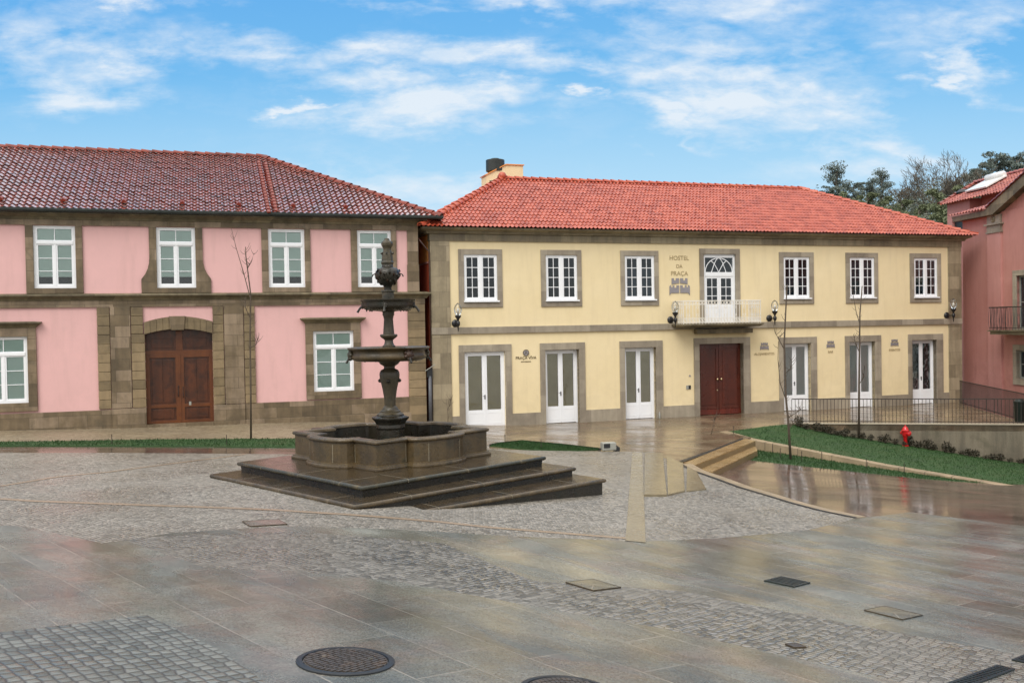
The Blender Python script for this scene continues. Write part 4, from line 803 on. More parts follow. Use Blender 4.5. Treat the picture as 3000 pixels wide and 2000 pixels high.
# cornice, band, plinth
add('frieze', MB().box(LE, -.48, -.07, .1, 8.04, 8.235), 'stone_l', L)
c_ = MB(); c_.sweep([(LE, 11.6), (LE, 0), (-.5, 0), (-.5, 11.6)], [(0, 8.236), (.1, 8.236), (.13, 8.3), (.24, 8.38), (.34, 8.42), (.34, 8.46), (0, 8.46)]); add('cornice', c_, 'stone_corn', L)
add('lower_frieze', MB().box(LE, -.26, -.065, .1, 5.1, 5.34), 'stone_l', L)
c_ = MB(); c_.sweep([(LE, 3), (LE, 0), (-.27, 0), (-.27, 3)], [(0, 5.341), (.09, 5.341), (.12, 5.4), (.22, 5.48), (.25, 5.5), (.25, 5.56), (0, 5.6)]); add('string_course', c_, 'stone_corn', L)
pl = MB(); pl.box(LE, -11.96, -.06, .1, -.4, 1.37); pl.box(-7.29, -.9, -.06, .1, -.4, 1.4); pl.box(-7.29, -.9, -.10, -.06, -.4, .78); pl.box(LE, -12.4, -.10, -.06, -.4, .72); add('plinth', pl, 'stone_l', L, bevel=.01)
# pilasters and quoins
def pilaster(nm, xb0, xb1, xs0, xs1, side):
    mb = MB(); stone_courses(mb, xb0, xb1, 1.40, 5.09, 11, -.085, .1); pb = add(nm, mb, 'stone_rust', L, bevel=.01)
    add('shaft', MB().box(xs0, xs1, -.11, .1, 1.41, 5.098), 'stone_l', pb, bevel=.01); return pb
pilaster('pilaster', -12.39, -11.97, -11.95, -11.27, 0); pilaster('pilaster', -7.28, -6.88, -8.0, -7.30, 0)
mb = MB(); stone_courses(mb, -11.25, -10.79, 1.40, 4.10, 8, -.085, .3); jb1 = add('door_jamb', mb, 'stone_rust', L, bevel=.01); mb = MB(); stone_courses(mb, -11.25, -10.84, 4.10, 5.09, 3, -.085, .1); add('jamb_head', mb, 'stone_rust', jb1, bevel=.01)
mb = MB(); stone_courses(mb, -8.43, -8.02, 1.40, 4.10, 8, -.085, .3); jb2 = add('door_jamb', mb, 'stone_rust', L, bevel=.01); mb = MB(); stone_courses(mb, -8.40, -8.02, 4.10, 5.09, 3, -.085, .1); add('jamb_head', mb, 'stone_rust', jb2, bevel=.01)
add('pilaster_base', MB().box(-11.955, -10.79, -.12, .3, -.4, 1.39), 'stone_l', L, bevel=.01); add('pilaster_base', MB().box(-8.43, -7.295, -.12, .3, -.4, 1.39), 'stone_l', L, bevel=.01)
mb = MB(); stone_courses(mb, -.97, -.27, 1.40, 5.09, 11, -.085, 1.2); mb.box(-.97, -.27, -.09, 1.2, -.4, 1.39); add('quoin', mb, 'stone_rust', L, bevel=.01)
mb = MB(); mb.box(-.95, -.47, -.07, 1.0, 5.601, 6.68); mb.box(-.93, -.49, -.067, .99, 6.681, 8.039); add('quoin', mb, 'stone_l', L, bevel=.01)
# arch over the door
mb = MB(); cxa = -9.61; hwid = 1.18
def arc(x, z0, rise, hw=1.18): return z0 + rise * (1 - ((x - cxa) / hw) ** 2)
nv = 11
for i in range(nv):
    if i == nv // 2: continue
    xa, xb = cxa - hwid - .02 + i * 2 * (hwid + .02) / nv + .008, cxa - hwid - .02 + (i + 1) * 2 * (hwid + .02) / nv - .008
    mb.prism_xz([(xa, arc(xa, 4.09, .18)), (xb, arc(xb, 4.09, .18)), (xb, arc(xb, 4.53, .2)), (xa, arc(xa, 4.53, .2))], -.12, .3)
mb.prism_xz([(x, arc(x, 4.1, .18)) for x in np.linspace(cxa - 1.15, cxa + 1.15, 12)] + [(x, arc(x, 4.5, .2)) for x in np.linspace(cxa + 1.15, cxa - 1.15, 12)], -.1, .3)
arch = add('door_arch', mb, 'stone_rust', L); add('keystone', MB().prism_xz([(-9.87, 4.22), (-9.43, 4.22), (-9.36, 4.74), (-9.94, 4.74)], -.17, .3), 'stone_l', arch, bevel=.015)
# door
dz0 = .76; y = .22; d = MB(); xa, xb = -10.79, -8.43
d.prism_xz([(xa, dz0)] + [(xb, dz0)] + [(x, arc(x, 4.1, .17)) for x in np.linspace(xb, xa, 12)], y + .04, y + .08); dr = add('wooden_door', d, 'wood', L); dr['label'] = 'old varnished wooden double door under the arch'
f_ = MB(); f_.box(xa, xb, y, y + .04, 3.32, 3.47); f_.box(xa, xb, y, y + .04, dz0, dz0 + .1); f_.box(xa, xa + .13, y, y + .04, dz0 + .1, 3.32); f_.box(xb - .13, xb, y, y + .04, dz0 + .1, 3.32); xm = (xa + xb) / 2
f_.box(xm - .15, xm + .15, y, y + .04, dz0 + .1, 3.32); f_.box(xm - .12, xm + .12, y - .005, y + .04, 3.47, 4.2); f_.box(xa + .13, xm - .15, y + .001, y + .04, 3.2, 3.32); f_.box(xm + .15, xb - .13, y + .001, y + .04, 3.2, 3.32)
f_.box(xa + .13, xm - .15, y + .001, y + .04, 1.34, 1.46); f_.box(xm + .15, xb - .13, y + .001, y + .04, 1.34, 1.46); f_.box(xm - .02, xm + .03, y - .02, y, dz0 + .05, 3.32)
add('door_frame', f_, 'wood_lt', dr, bevel=.006)
g_ = MB(); 
for a, b in ((xa + .2, xm - .22), (xm + .22, xb - .2)):
    g_.box(a, b, y + .02, y + .04, .93, 1.28); g_.box(a, (a + b) / 2 - .01, y + .025, y + .04, 1.53, 3.12); g_.box((a + b) / 2 + .01, b, y + .025, y + .04, 1.53, 3.12); g_.box(a, b, y + .025, y + .04, 3.56, 3.92)
add('door_panel', g_, 'wood', dr, bevel=.01)
h = MB(); h.tube([(xm - .07, y - .01, 1.75), (xm - .07, y - .07, 1.8), (xm - .07, y - .07, 2.1), (xm - .07, y - .01, 2.15)], .016, 6); h.tube([(xm + .1, y - .01, 1.7), (xm + .1, y - .07, 1.75), (xm + .1, y - .07, 2.05), (xm + .1, y - .01, 2.1)], .016, 6); add('handle', h, 'black', dr); add('notice', MB().box(xm + .3, xm + .38, y - .004, y + .002, 1.4, 1.54), 'lampbox', dr)
add('doorstep', MB().box(xa + .002, xb - .002, -.13, .34, -.3, dz0 - .002), 'stone_l', L)
# windows
for i, ((a, b), (sa, sb)) in enumerate(zip(ups, uss)):
    w_ = window_blind(L, a, b, 5.79, 8.02, 7.42, 6.2)
    s = MB()
    if i == 1:
        zz = [5.601, 6.11, 6.3, 6.5, 6.7, 6.88]; ll = [-10.86, -10.86, -10.72, -10.63, -10.585, -10.57]; rr_ = [-8.42, -8.42, -8.55, -8.645, -8.69, -8.70]
        s.prism_xz([(x, z) for x, z in zip(ll, zz)] + [(-10.57, 8.039), (a, 8.039), (a, 5.601)], -.075, .3); s.prism_xz([(b, 5.601), (b, 8.039), (-8.70, 8.039)] + [(x, z) for x, z in list(zip(rr_, zz))[::-1]], -.075, .3); s.box(a, b, -.072, .3, 5.601, 5.79)
    else:
        s.box(sa, a, -.075, .3, 5.601, 8.039); s.box(b, sb, -.075, .3, 5.601, 8.039); s.box(a, b, -.072, .3, 5.601, 5.79)
    s.box(a, b, -.0, .02, 8.02, 8.035); add('surround', s, 'stone_l', w_, bevel=.01)
for (a, b), (sa, sb) in zip(lows, lss):
    w_ = window_blind(L, a, b, 1.74, 4.09, 3.47, 1.7)
    s = ring(MB(), sa, sb, 1.44, 4.40, a, b, 1.74, 4.09, -.085, .3); add('surround', s, 'stone_l', w_, bevel=.01)
    c_ = MB(); c_.sweep([(sa, 0), (sa, -.085), (sb, -.085), (sb, 0)], [(-.05, 4.401), (.02, 4.401), (.05, 4.45), (.16, 4.53), (.19, 4.56), (.19, 4.60), (-.05, 4.62)], closed=False); add('window_cornice', c_, 'stone_corn', w_)
# gutter and roof
ge = .42
gt = MB(); gt.sweep([(LE - .4, 12.0), (LE - .4, -.34), (ge - .12, -.34), (ge - .12, 12.0)], [(0, 8.461), (.1, 8.461), (.15, 8.48), (.17, 8.53), (.17, 8.6), (.15, 8.6), (.14, 8.53), (.1, 8.5), (0, 8.5)], closed=True); add('gutter', gt, 'gutter', L)
EZ = 8.56; RZ = 11.8; ev_ = -.46; ry = 5.98; by = 12.42; rx1 = -6.12; e0, e1 = LE - .5, ge - .02; rx0 = e0 + 6.4
dz, dy = RZ - EZ, ry - ev_; Ls = math.hypot(dz, dy)
rf = tileroof('roof', L, 'tile_l', (e0, ev_, EZ), (1, 0, 0), (0, dy, dz), e1 - e0, Ls, [((0, 0), (Ls, -(rx0 - e0))), ((e1 - e0, 0), (-Ls, -(e1 - rx1)))], tw=.22, th=.34, amp=.042, step=.048)
rf['label'] = 'dark red glazed tile roof shining wet'
vt = MB(); sl_ = dz / dy
for k in range(12):
    x = -21.5 + k * 2.02; yv = ev_ + .62; zv = EZ + sl_ * .62 + .05
    if x > -1.5: continue
    vt = MB(); vt.prism_xz([(-.09, 0), (.09, 0), (.07, .08), (.0, .12), (-.07, .08)], -.12, .16); o = add('vent_tile', vt, 'tile_l2', L); o.location = (x, yv, zv); o.rotation_euler = (math.atan(sl_) * .6, 0, 0)
for k in range(18):
    for (x0_, ph) in ((-6.3, 0), (-6.02, .5)):
        t = (k + ph) * .36; 
        if t > 6.2: continue
        vt = MB(); vt.prism_xz([(-.07, 0), (.07, 0), (.05, .055), (-.05, .055)], -.12, .12); o = add('lifted_tile', vt, 'tile_l2', L); o.location = (x0_ - .02 * k * 0, ev_ + t * math.cos(math.atan(sl_)), EZ + t * math.sin(math.atan(sl_)) + .055); o.rotation_euler = (math.atan(sl_), 0, 0)
tileroof('roof', L, 'tile_l', (e1, by, EZ), (-1, 0, 0), (0, -dy, dz), e1 - e0, Ls, [((0, 0), (Ls, -(e1 - rx1))), ((e1 - e0, 0), (-Ls, -(rx0 - e0)))], ns=4, tw=.255, th=.33)
L2 = math.hypot(dz, e1 - rx1); tileroof('roof', L, 'tile_l', (e1, ev_, EZ), (0, 1, 0), (-(e1 - rx1), 0, dz), by - ev_, L2, [((0, 0), (L2, -dy)), ((by - ev_, 0), (-L2, -dy))], ns=6, tw=.255, th=.33)
L1 = math.hypot(dz, rx0 - e0); tileroof('roof', L, 'tile_l', (e0, by, EZ), (0, -1, 0), (rx0 - e0, 0, dz), by - ev_, L1, [((0, 0), (L1, -dy)), ((by - ev_, 0), (-L1, -dy))], ns=4, tw=.255, th=.33)
for P, Q in (((e1, ev_, EZ), (rx1, ry, RZ)), ((e1, by, EZ), (rx1, ry, RZ)), ((e0, ev_, EZ), (rx0, ry, RZ)), ((rx0, ry, RZ), (rx1 + .2, ry, RZ))): caps('ridge_cap', L, 'tile_l2', Vector(P) + Vector((0, 0, .02)), Vector(Q) + Vector((0, 0, .02)), seg=.42)

# ------------------------------------------------------------------ salmon building on the right
PO, PR = (23.06, 48.016, 0), R(-83)
Pk = thing('salmon_building', 'salmon pink building with a tiled gable, standing at right angles to the yellow one', 'building', PO, PR)
pw = MB(); ph_ = [(4.2, 5.6, 3.62, 6.08), (8.6, 10, 3.62, 6.08), (4.18, 5.6, 1.3, 2.62), (8.6, 10, 1.3, 2.62), (13, 14.2, 3.9, 6.08)]
facade(pw, 0, 16, -2.2, 9.2, ph_); walls_shell(pw, 0, 16, .34, 9, -2.2, 9.2)
pw.prism_xz([(2.5, 9.2), (12.7, 9.2), (7.6, 11.45)], .05, .4); add('wall', pw, 'salmon', Pk, recalc=False)
add('partition', MB().box(.4, 15.6, 2, 2.1, -2, 9.1), 'room', Pk)
add('cornice', MB().prism_xz([(-.3, 9.08), (2.3, 9.08), (2.3, 9.34), (-.45, 9.34)], -.32, .3).prism_xz([(12.9, 9.08), (16.3, 9.08), (16.4, 9.34), (12.9, 9.34)], -.32, .3), 'stone_corn', Pk)
add('raking_cornice', MB().prism_xz([(2.31, 9.08), (2.9, 9.08), (7.6, 11.2), (12.3, 9.08), (12.89, 9.08), (12.89, 9.36), (7.6, 11.66), (2.31, 9.36)], -.34, .3), 'stone_corn', Pk)
pi_ = MB(); pi_.box(2.14, 3.16, -.1, .1, -2.1, 8.22); pl_ = add('pilaster', pi_, 'salmon2', Pk); cpm = MB(); cpm.box(2.08, 3.22, -.14, .1, 8.221, 8.3); cpm.box(2.14, 3.16, -.12, .1, 8.301, 8.6); cpm.box(2.02, 3.28, -.2, .1, 8.601, 8.68); cpm.box(2.16, 3.14, -.12, .1, 8.681, 9.079); add('capital', cpm, 'stone_y', pl_)
add('rosette', MB().lathe([(.16, 0), (.16, .03), (.1, .05), (.05, .02), (.02, .06)], 14).tf(Matrix.Translation((2.65, -.12, 8.88)) @ Matrix.Rotation(R(90), 4, 'X')), 'stone_corn', pl_)
for (a, b, c, d_) in ph_:
    f_ = MB(); ring(f_, a, b, c, d_, a + .07, b - .07, c + .07, d_ - .07, .12, .2); f_.box((a + b) / 2 - .03, (a + b) / 2 + .03, .12, .2, c + .07, d_ - .07); f_.box(a + .07, (a + b) / 2 - .03, .13, .19, (c + d_) / 2 - .015, (c + d_) / 2 + .015); f_.box((a + b) / 2 + .03, b - .07, .13, .19, (c + d_) / 2 - .015, (c + d_) / 2 + .015)
    w_ = add('window', f_, 'lampbox', Pk); add('pane', MB().box(a + .08, b - .08, .15, .156, c + .08, d_ - .08), 'glass', w_); add('surround', ring(MB(), a - .25, b + .25, c - .3, d_ + .25, a, b, c, d_, -.06, .3), 'stone_y', w_, bevel=.01)
pb = MB(); pb.box(3.5, 11.0, -.9, -.02, 3.36, 3.5); pb.box(3.4, 11.1, -.97, -.02, 3.501, 3.56); bo = add('balcony', pb, 'stone_corn', Pk)
rl = MB(); rl.box(3.46, 11.04, -.93, -.90, 4.6, 4.65); rl.box(3.46, 11.04, -.925, -.905, 3.66, 3.69); rl.box(3.46, 3.49, -.9, -.02, 4.6, 4.65); rl.box(3.46, 3.49, -.9, -.02, 3.66, 3.69)
for i in range(73): x = 3.475 + i * .105; rl.tube([(x, -.915, 3.56), (x, -.93 - (.0 if i % 2 else .03), 4.0), (x, -.915, 4.6)], .011, 4)
for i in range(8): rl.tube([(3.475, -.1 - i * .105, 3.56), (3.475, -.1 - i * .105, 4.6)], .011, 4)
add('railing', rl, 'black', bo)
# roofs of the salmon building
A_ = math.atan2(2.25, 5.2)
tileroof('roof', Pk, 'tile_p', (2.35, -.42, 9.42), (0, 1, 0), (5.2, 0, 2.25), 6.4, math.hypot(5.2, 2.25), [((0, 0), (1, 0))], ns=6); tileroof('roof', Pk, 'tile_p', (12.85, 6, 9.42), (0, -1, 0), (-5.2, 0, 2.25), 6.4, math.hypot(5.2, 2.25), [((0, 0), (1, 0))], ns=6)
tileroof('roof', Pk, 'tile_p', (-.55, -.42, 9.38), (1, 0, 0), (0, 3.0, .75), 2.9, 3.1, [((0, 0), (1, 0))], ns=8); tileroof('roof', Pk, 'tile_p', (12.8, -.42, 9.38), (1, 0, 0), (0, 3.0, .75), 3.6, 3.1, [((0, 0), (1, 0))], ns=6)
ub = MB(); facade(ub, -5.5, -3.65, 6.0, 10.72, [(-5.05, -3.98, 8.92, 9.66)], y=2.6); ub.box(-5.5, -5.2, 2.94, 8, -2, 10.55); ub.box(-3.66, -3.4, 2.61, 3.4, 6, 10.70); ub.box(-3.4, 8, 3.3, 3.6, 6.0, 11.04); ub.box(-5.2, 8, 7.7, 8, 6, 10.54); ub.box(-5.5, .0, 2.6, 2.93, -2, 5.99); up_ = add('upper_storey', ub, 'salmon2', Pk, recalc=False)
add('shutter', MB().box(-5.03, -4.0, 2.75, 2.8, 8.94, 9.64), 'gutter', up_)
O_ = Vector((-5.75, 2.28, 10.6)); lr = math.hypot(2.75, 1.38)
tileroof('roof', Pk, 'tile_p', tuple(O_), (1, 0, 0), (0, 2.75, 1.38), 14.5, lr, [((0, 0), (1, .32))], ns=8); tileroof('roof', Pk, 'tile_p', (8.75, 7.8, 10.6), (-1, 0, 0), (0, -2.75, 1.38), 15.4, lr, [((0, 0), (1, 0))], ns=4)
caps('ridge_cap', Pk, 'tile_p', (-6.6, 5.03, 12.05), (8.7, 5.03, 12.05)); caps('ridge_cap', Pk, 'tile_p', (-5.75, 2.28, 10.66), (-6.6, 5.03, 12.03))
sp_ = thing('solar_heater', 'white solar water heater lying on the tiled roof of the salmon building', 'solar heater', PO, PR)
sm_ = Matrix.Translation((-3.7, 3.2, 11.2)) @ Matrix.Rotation(math.atan2(1.38, 2.75), 4, 'X')
add('collector', MB().box(-.95, .95, -.05, 1.35, .0, .1).tf(sm_), 'solar', sp_, bevel=.02); add('tank', MB().lathe([(.01, -.8), (.12, -.8), (.2, -.7), (.2, .7), (.12, .8), (.01, .8)], 16).tf(sm_ @ Matrix.Translation((0, 1.35, .16)) @ Matrix.Rotation(R(90), 4, 'Y')), 'solar', sp_, smooth=True, angle=50); add('support', MB().box(-.9, .9, 0, .06, -.2, 0).box(-.9, .9, 1.2, 1.3, -.15, 0).tf(sm_), 'dark', sp_)
fl = thing('roof_flue', 'dark metal flue with a mushroom cap behind the salmon building roof', 'flue', PO, PR); add('pipe', MB().lathe([(.17, 9.2), (.17, 11.35)], 12, (-5.75, 3.75, 0)), 'dark', fl, smooth=True, angle=40); add('cap', MB().lathe([(.16, 11.28), (.40, 11.32), (.40, 11.36), (.22, 11.52), (.02, 11.55)], 16, (-5.75, 3.75, 0)), 'dark', fl, smooth=True, angle=40)
bn = thing('litter_bin', 'small dark green bin on the terrace by the railing', 'bin', (20.0, 37.1, 0), 0); add('body', MB().lathe([(.16, 0), (.18, .1), (.2, .75), (.21, .8)], 14), 'iron_g', bn, smooth=True, angle=40); add('lid', MB().lathe([(.22, .8), (.22, .84), (.1, .93), (.02, .95)], 14), 'iron_g', bn)

# ------------------------------------------------------------------ wall lamps
def Yw(u, v, z): return (YO[0] + u * math.cos(YR) - v * math.sin(YR), YO[1] + u * math.sin(YR) + v * math.cos(YR), z)
lab = ['black wall lamp by the left corner of the yellow building', 'black wall lamp at the left end of the white balcony', 'black wall lamp at the right end of the white balcony', 'black wall lamp on the right corner stones of the yellow building']
lp = thing('wall_lamp', lab[0], 'wall lamp', Yw(1.0, 0, 4.3), YR, 'wall lamps on the yellow building')
add('mount', MB().lathe([(.155, 0), (.155, .03), (.12, .07), (.04, .1)], 16).tf(Matrix.Rotation(R(90), 4, 'X')), 'black', lp, smooth=True, angle=40)
add('arm', MB().tube([(0, -.08, 0), (0, -.3, -.01), (0, -.42, .0)], [.03, .022, .03], 8).lathe([(.004, -.34), (.02, -.28), (.03, -.12), (.07, -.08), (.085, 0), (.07, .07), (.035, .1), (.05, .16), (.09, .22), (.13, .27), (.13, .31), (.08, .32)], 14, (0, -.45, 0)), 'black', lp, smooth=True, angle=50)
gl = add('globe', MB().lathe([(.085, .32), (.13, .4), (.165, .52), (.16, .62), (.11, .74), (.04, .8), (.01, .82)], 18, (0, -.45, 0)), 'globe', lp, smooth=True); add('bulb', MB().lathe([(.03, .32), (.035, .38), (.06, .46), (.058, .54), (.03, .6), (.01, .61)], 12, (0, -.45, 0)), 'bulb', gl, smooth=True)
for l_, u in zip(lab[1:], (10.78, 15.82, 25.9)): dup(lp, Yw(u, 0 if u < 25 else -.02, 4.3), YR, l_, 'wall lamps on the yellow building')

# ------------------------------------------------------------------ signs
def text(body, size, mat, parent, x, z, th=.012, name='lettering'):
    c = bpy.data.curves.new(name, 'FONT'); c.body = body; c.size = size; c.extrude = th / 2; c.align_x = 'CENTER'; c.align_y = 'CENTER'; c.resolution_u = 3
    o = bpy.data.objects.new(name, c); me = bpy.data.meshes.new_from_object(o); bpy.data.objects.remove(o); o = link(name, me, mat, parent); o.location = (x, -th / 2 - .004, z); o.rotation_euler = (R(90), 0, 0); return o
def castle(mb, s):
    T = lambda L_: [(x * s, z * s) for x, z in L_]
    y0, y1 = -.03, -.004
    for sg in (-1, 1):
        f = lambda L_: T([(sg * x, z) for x, z in L_]); 
        mb.prism_xz(f([(.03, .0), (.42, .0), (.5, -.12), (.5, .36), (.42, .42), (.42, .3), (.34, .3), (.34, .40), (.26, .4), (.26, .28), (.15, .28), (.15, .4), (.03, .4)]), y0, y1)
        mb.prism_xz(f([(.03, .52), (.2, .5), (.39, .46), (.39, .78), (.28, .78), (.28, .66), (.18, .66), (.18, .78), (.03, .78)]), y0, y1)
    return mb
s_ = thing('castle_sign', 'large grey hostel sign with three lines of letters above a castle emblem', 'sign', Yw(11.25, 0, 5.38), YR)
text('HOSTEL', .27, 'logo_l', s_, .0, 1.63); text('DA', .22, 'logo_l', s_, .0, 1.27); text('PRAÇA', .27, 'logo_l', s_, .0, .93 + .02); add('emblem', castle(MB(), 1.0).tf(Matrix.Translation((0, 0, .1)) @ Matrix.Scale(.83, 4, (0, 0, 1))), 'logo', s_)
for nm, u, lb in (('ALOJAMENTOS', 15.54, 'small castle emblem sign with the long word just right of the red brown door'), ('BAR', 19.13, 'small castle emblem sign with a three letter word'), ('EVENTOS', 22.78, 'small castle emblem sign nearest the right end of the yellow wall')):
    s_ = thing('small_castle_sign', lb, 'sign', Yw(u, 0, 2.6), YR, 'small castle signs between the doors'); text(nm, .155, 'logo_l', s_, 0, .08); add('emblem', castle(MB(), .44).tf(Matrix.Translation((0, 0, .3)) @ Matrix.Scale(.85, 4, (0, 0, 1))), 'logo', s_)
s_ = thing('round_logo_sign', 'bronze wall sign with a round emblem over two words, between the first two doors', 'sign', Yw(4.02, 0, 2.6), YR)
text('PRAÇA VÍVA', .165, 'logo_b', s_, 0, .215); text('ARTE REGIONAL', .06, 'logo_b', s_, 0, .06)
em = MB().lathe([(.135, 0), (.135, .02)], 24).tf(Matrix.Translation((0, -.004, .43)) @ Matrix.Rotation(R(90), 4, 'X')); eo = add('emblem', em, 'logo', s_); rg = MB(); ci = lambda r: [(r * math.cos(2 * math.pi * k / 20), .43 + r * math.sin(2 * math.pi * k / 20)) for k in range(21)]
rg.arcbar(ci(.125), .022, -.035, -.024); rg.arcbar([(-.06, .36), (0, .52), (.06, .36)], .018, -.034, -.0245); rg.arcbar([(-.04, .40), (.04, .40)], .016, -.033, -.025); add('emblem_ring', rg, 'logo_b', eo)
ic = thing('intercom', 'small black and steel intercom left of the red brown door', 'intercom', Yw(11.62, 0, 1.22), YR); add('case', MB().box(-.11, .0, -.03, -.002, 0, .17), 'lampbox', ic); add('screen', MB().box(.01, .11, -.035, -.002, .01, .17), 'dark', ic)
hn = thing('house_number', 'tiny grey number plate above the intercom', 'plate', Yw(11.7, 0, 1.78), YR); add('plate', MB().prism_xz([(-.06, 0), (.06, 0), (0, .09)], -.02, -.002), 'logo', hn)

# ------------------------------------------------------------------ fountain
FC = (-2.83, 21.62); FA = R(44.8)
F_ = thing('fountain', 'tall tiered granite fountain with a lobed pool on wide stone steps', 'fountain', (FC[0], FC[1], 0), FA)
Mi = (Matrix.Translation((FC[0], FC[1], 0)) @ Matrix.Rotation(FA, 4, 'Z')).inverted()
def loc2(p): q = Mi @ Vector((p[0], p[1], 0)); return (q.x, q.y)
def fstep(name, F0, L0, R0, ztop, zbot, ov=.06, th=.085, back=None, tread_mat='step', joints=3):
    B0 = back or (L0[0] + R0[0] - F0[0], L0[1] + R0[1] - F0[1]); poly = [loc2(p) for p in (F0, R0, B0, L0)]
    # uneven old edges: extra points along each side
    pts = []
    rr = random.Random(int(ztop * 100))
    for i in range(4):
        a, b = Vector(poly[i]), Vector(poly[(i + 1) % 4]); n = 9
        for k in range(n): pts.append(tuple(a + (b - a) * k / n + (Vector((rr.uniform(-.008, .008), rr.uniform(-.008, .008))) if k else Vector((0, 0)))))
    mb = MB(); mb.sweep(pts, [(-ov - .02, zbot), (-ov, ztop - th - .01), (-.02, ztop - th), (0, ztop - th + .02), (0.004, ztop - .03), (-.015, ztop - .006), (-.04, ztop)])
    n0 = len(mb.v); o = add(name, mb, 'step_u' if ztop > 1.1 else 'step_n', F_, smooth=True, angle=60, recalc=False)
    tp = MB(); inner = MB(); inner.sweep(pts, [(-.04, ztop), (-.5, ztop + .001)]); 
    ctr = [(-.5, ztop)]
    P2 = []
    mt = MB(); mt.sweep(pts, [(-.04, ztop)]); P2 = mt.v
    tr = MB(); tr.add(P2, [tuple(range(len(P2)))]); add('tread', tr, tread_mat, o, recalc=False)
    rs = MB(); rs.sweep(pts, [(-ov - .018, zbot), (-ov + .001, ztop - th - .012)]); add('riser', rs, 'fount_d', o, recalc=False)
    jb = MB()
    for i in (0, 3):
        a, b = Vector(poly[i]), Vector(poly[(i + 1) % 4]); dd_ = (b - a).normalized(); nn_ = Vector((dd_.y, -dd_.x))
        for k in range(joints):
            t = (k + .7) / (joints + .2); p = a + (b - a) * t
            for (o0, z0_, o1, z1_) in ((.006, ztop - th + .02, .008, ztop - .025), (.008, ztop - .025, -.035, ztop + .004), (-.035, ztop + .004, -.9, ztop + .004)):
                q0, q1 = p + nn_ * o0, p + nn_ * o1; jb.quad((*(q0 - dd_ * .008), z0_), (*(q0 + dd_ * .008), z0_), (*(q1 + dd_ * .006), z1_), (*(q1 - dd_ * .006), z1_))
    add('joint', jb, 'joint', o, recalc=False)
    return o
fstep('upper_step', (-2.86, 17.57), (-6.25, 21.17), (.72, 21.22), 1.22, .9, back=(-2.66, 24.9))
fstep('middle_step', (-2.89, 16.89), (-6.78, 20.88), (1.38, 20.99), 1.0, -.3, back=(-2.6, 25.4))
dd_ = Vector((2.01 + 1.17, 20.55 - 17.81)).normalized(); bk = Vector((-dd_.y, dd_.x)); p0 = Vector((-1.17, 17.81)) - dd_ * 1.6; p1 = Vector((2.01, 20.55))
fstep('lower_step', tuple(p0), tuple(p0 + bk * 2.5), tuple(p1), .8, -.6, back=tuple(p1 + bk * 2.5))
# pool plan: square with pointed corners and a round lobe on each side
def poolplan(h=1.56, lw=.74, sag=.40, n=10):
    side = [(-h, -h), (-lw - .06, -h)] + [(lw * -math.cos(math.pi * k / n), -h + .02 - sag * math.sin(math.pi * k / n) ** .75) for k in range(n + 1)] + [(lw + .06, -h)]
    out = []
    for k in range(4):
        a = k * math.pi / 2; out += [(x * math.cos(a) - y * math.sin(a), x * math.sin(a) + y * math.cos(a)) for x, y in side]
    return out
PP = poolplan()
w_ = MB(); w_.sweep(PP, [(.06, 1.20), (.07, 1.24), (.065, 1.27), (.045, 1.285), (.04, 1.31), (0, 1.325), (0, 1.76)]); pw_ = add('pool_wall', w_, 'fount', F_, recalc=False)
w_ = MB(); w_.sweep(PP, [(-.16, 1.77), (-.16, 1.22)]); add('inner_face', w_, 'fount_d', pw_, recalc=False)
w_ = MB(); w_.sweep(PP, [(0, 1.755), (.03, 1.765), (.045, 1.79), (.045, 1.815), (.03, 1.835), (.0, 1.845), (-.16, 1.847), (-.18, 1.83), (-.18, 1.78), (-.16, 1.77)]); add('rim', w_, 'step_n', pw_, smooth=True, recalc=False, angle=50)
jb = MB()
for i, (x, y) in enumerate(PP):
    if i % 14 in (1, 5, 9, 13):
        v = Vector((x, y)); a = Vector(PP[(i + 1) % len(PP)]) - Vector(PP[i - 1]); a.normalize(); nn_ = Vector((a.y, -a.x)); q = v + nn_ * .004; jb.quad((*(q - a * .008), 1.33), (*(q + a * .008), 1.33), (*(q + a * .008), 1.72), (*(q - a * .008), 1.72))
add('joint', jb, 'joint', pw_, recalc=False)
wt = MB(); wt.add([(x, y, 1.42) for x, y in PP], [tuple(range(len(PP)))]); add('water', wt, 'water', F_, recalc=False)
sf = 1.0
ped = MB(); o8 = lambda a, z: 1.0
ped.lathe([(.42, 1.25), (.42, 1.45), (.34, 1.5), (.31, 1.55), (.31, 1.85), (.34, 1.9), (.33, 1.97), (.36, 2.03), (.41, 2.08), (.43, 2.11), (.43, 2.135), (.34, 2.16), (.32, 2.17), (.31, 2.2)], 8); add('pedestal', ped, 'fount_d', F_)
b_ = MB(); b_.lathe([(.31, 2.2), (.26, 2.235), (.24, 2.25), (.24, 2.275), (.19, 2.30), (.185, 2.31), (.175, 2.345), (.15, 2.37), (.13, 2.39), (.133, 2.55), (.145, 2.65), (.165, 2.78), (.2, 2.93), (.222, 3.02), (.228, 3.1), (.222, 3.16), (.2, 3.21), (.14, 3.24), (.125, 3.26), (.13, 3.30), (.16, 3.32), (.21, 3.35), (.235, 3.39), (.245, 3.42)], 24, lob=lambda a, z: 1 + (.05 if 2.4 < z < 3.2 else 0) * abs(math.cos(2 * a)))
bl = add('baluster', b_, 'fount_m', F_, smooth=True, angle=45)
for k in range(4): add('boss', MB().ball((.225 * math.cos(k * math.pi / 2 + .78), .225 * math.sin(k * math.pi / 2 + .78), 2.97), .045, 8), 'fount_d', bl, smooth=True)
def lobes(n, d, ph=0): return lambda a, z: 1 + d * abs(math.cos(n * a / 2 + ph)) - d
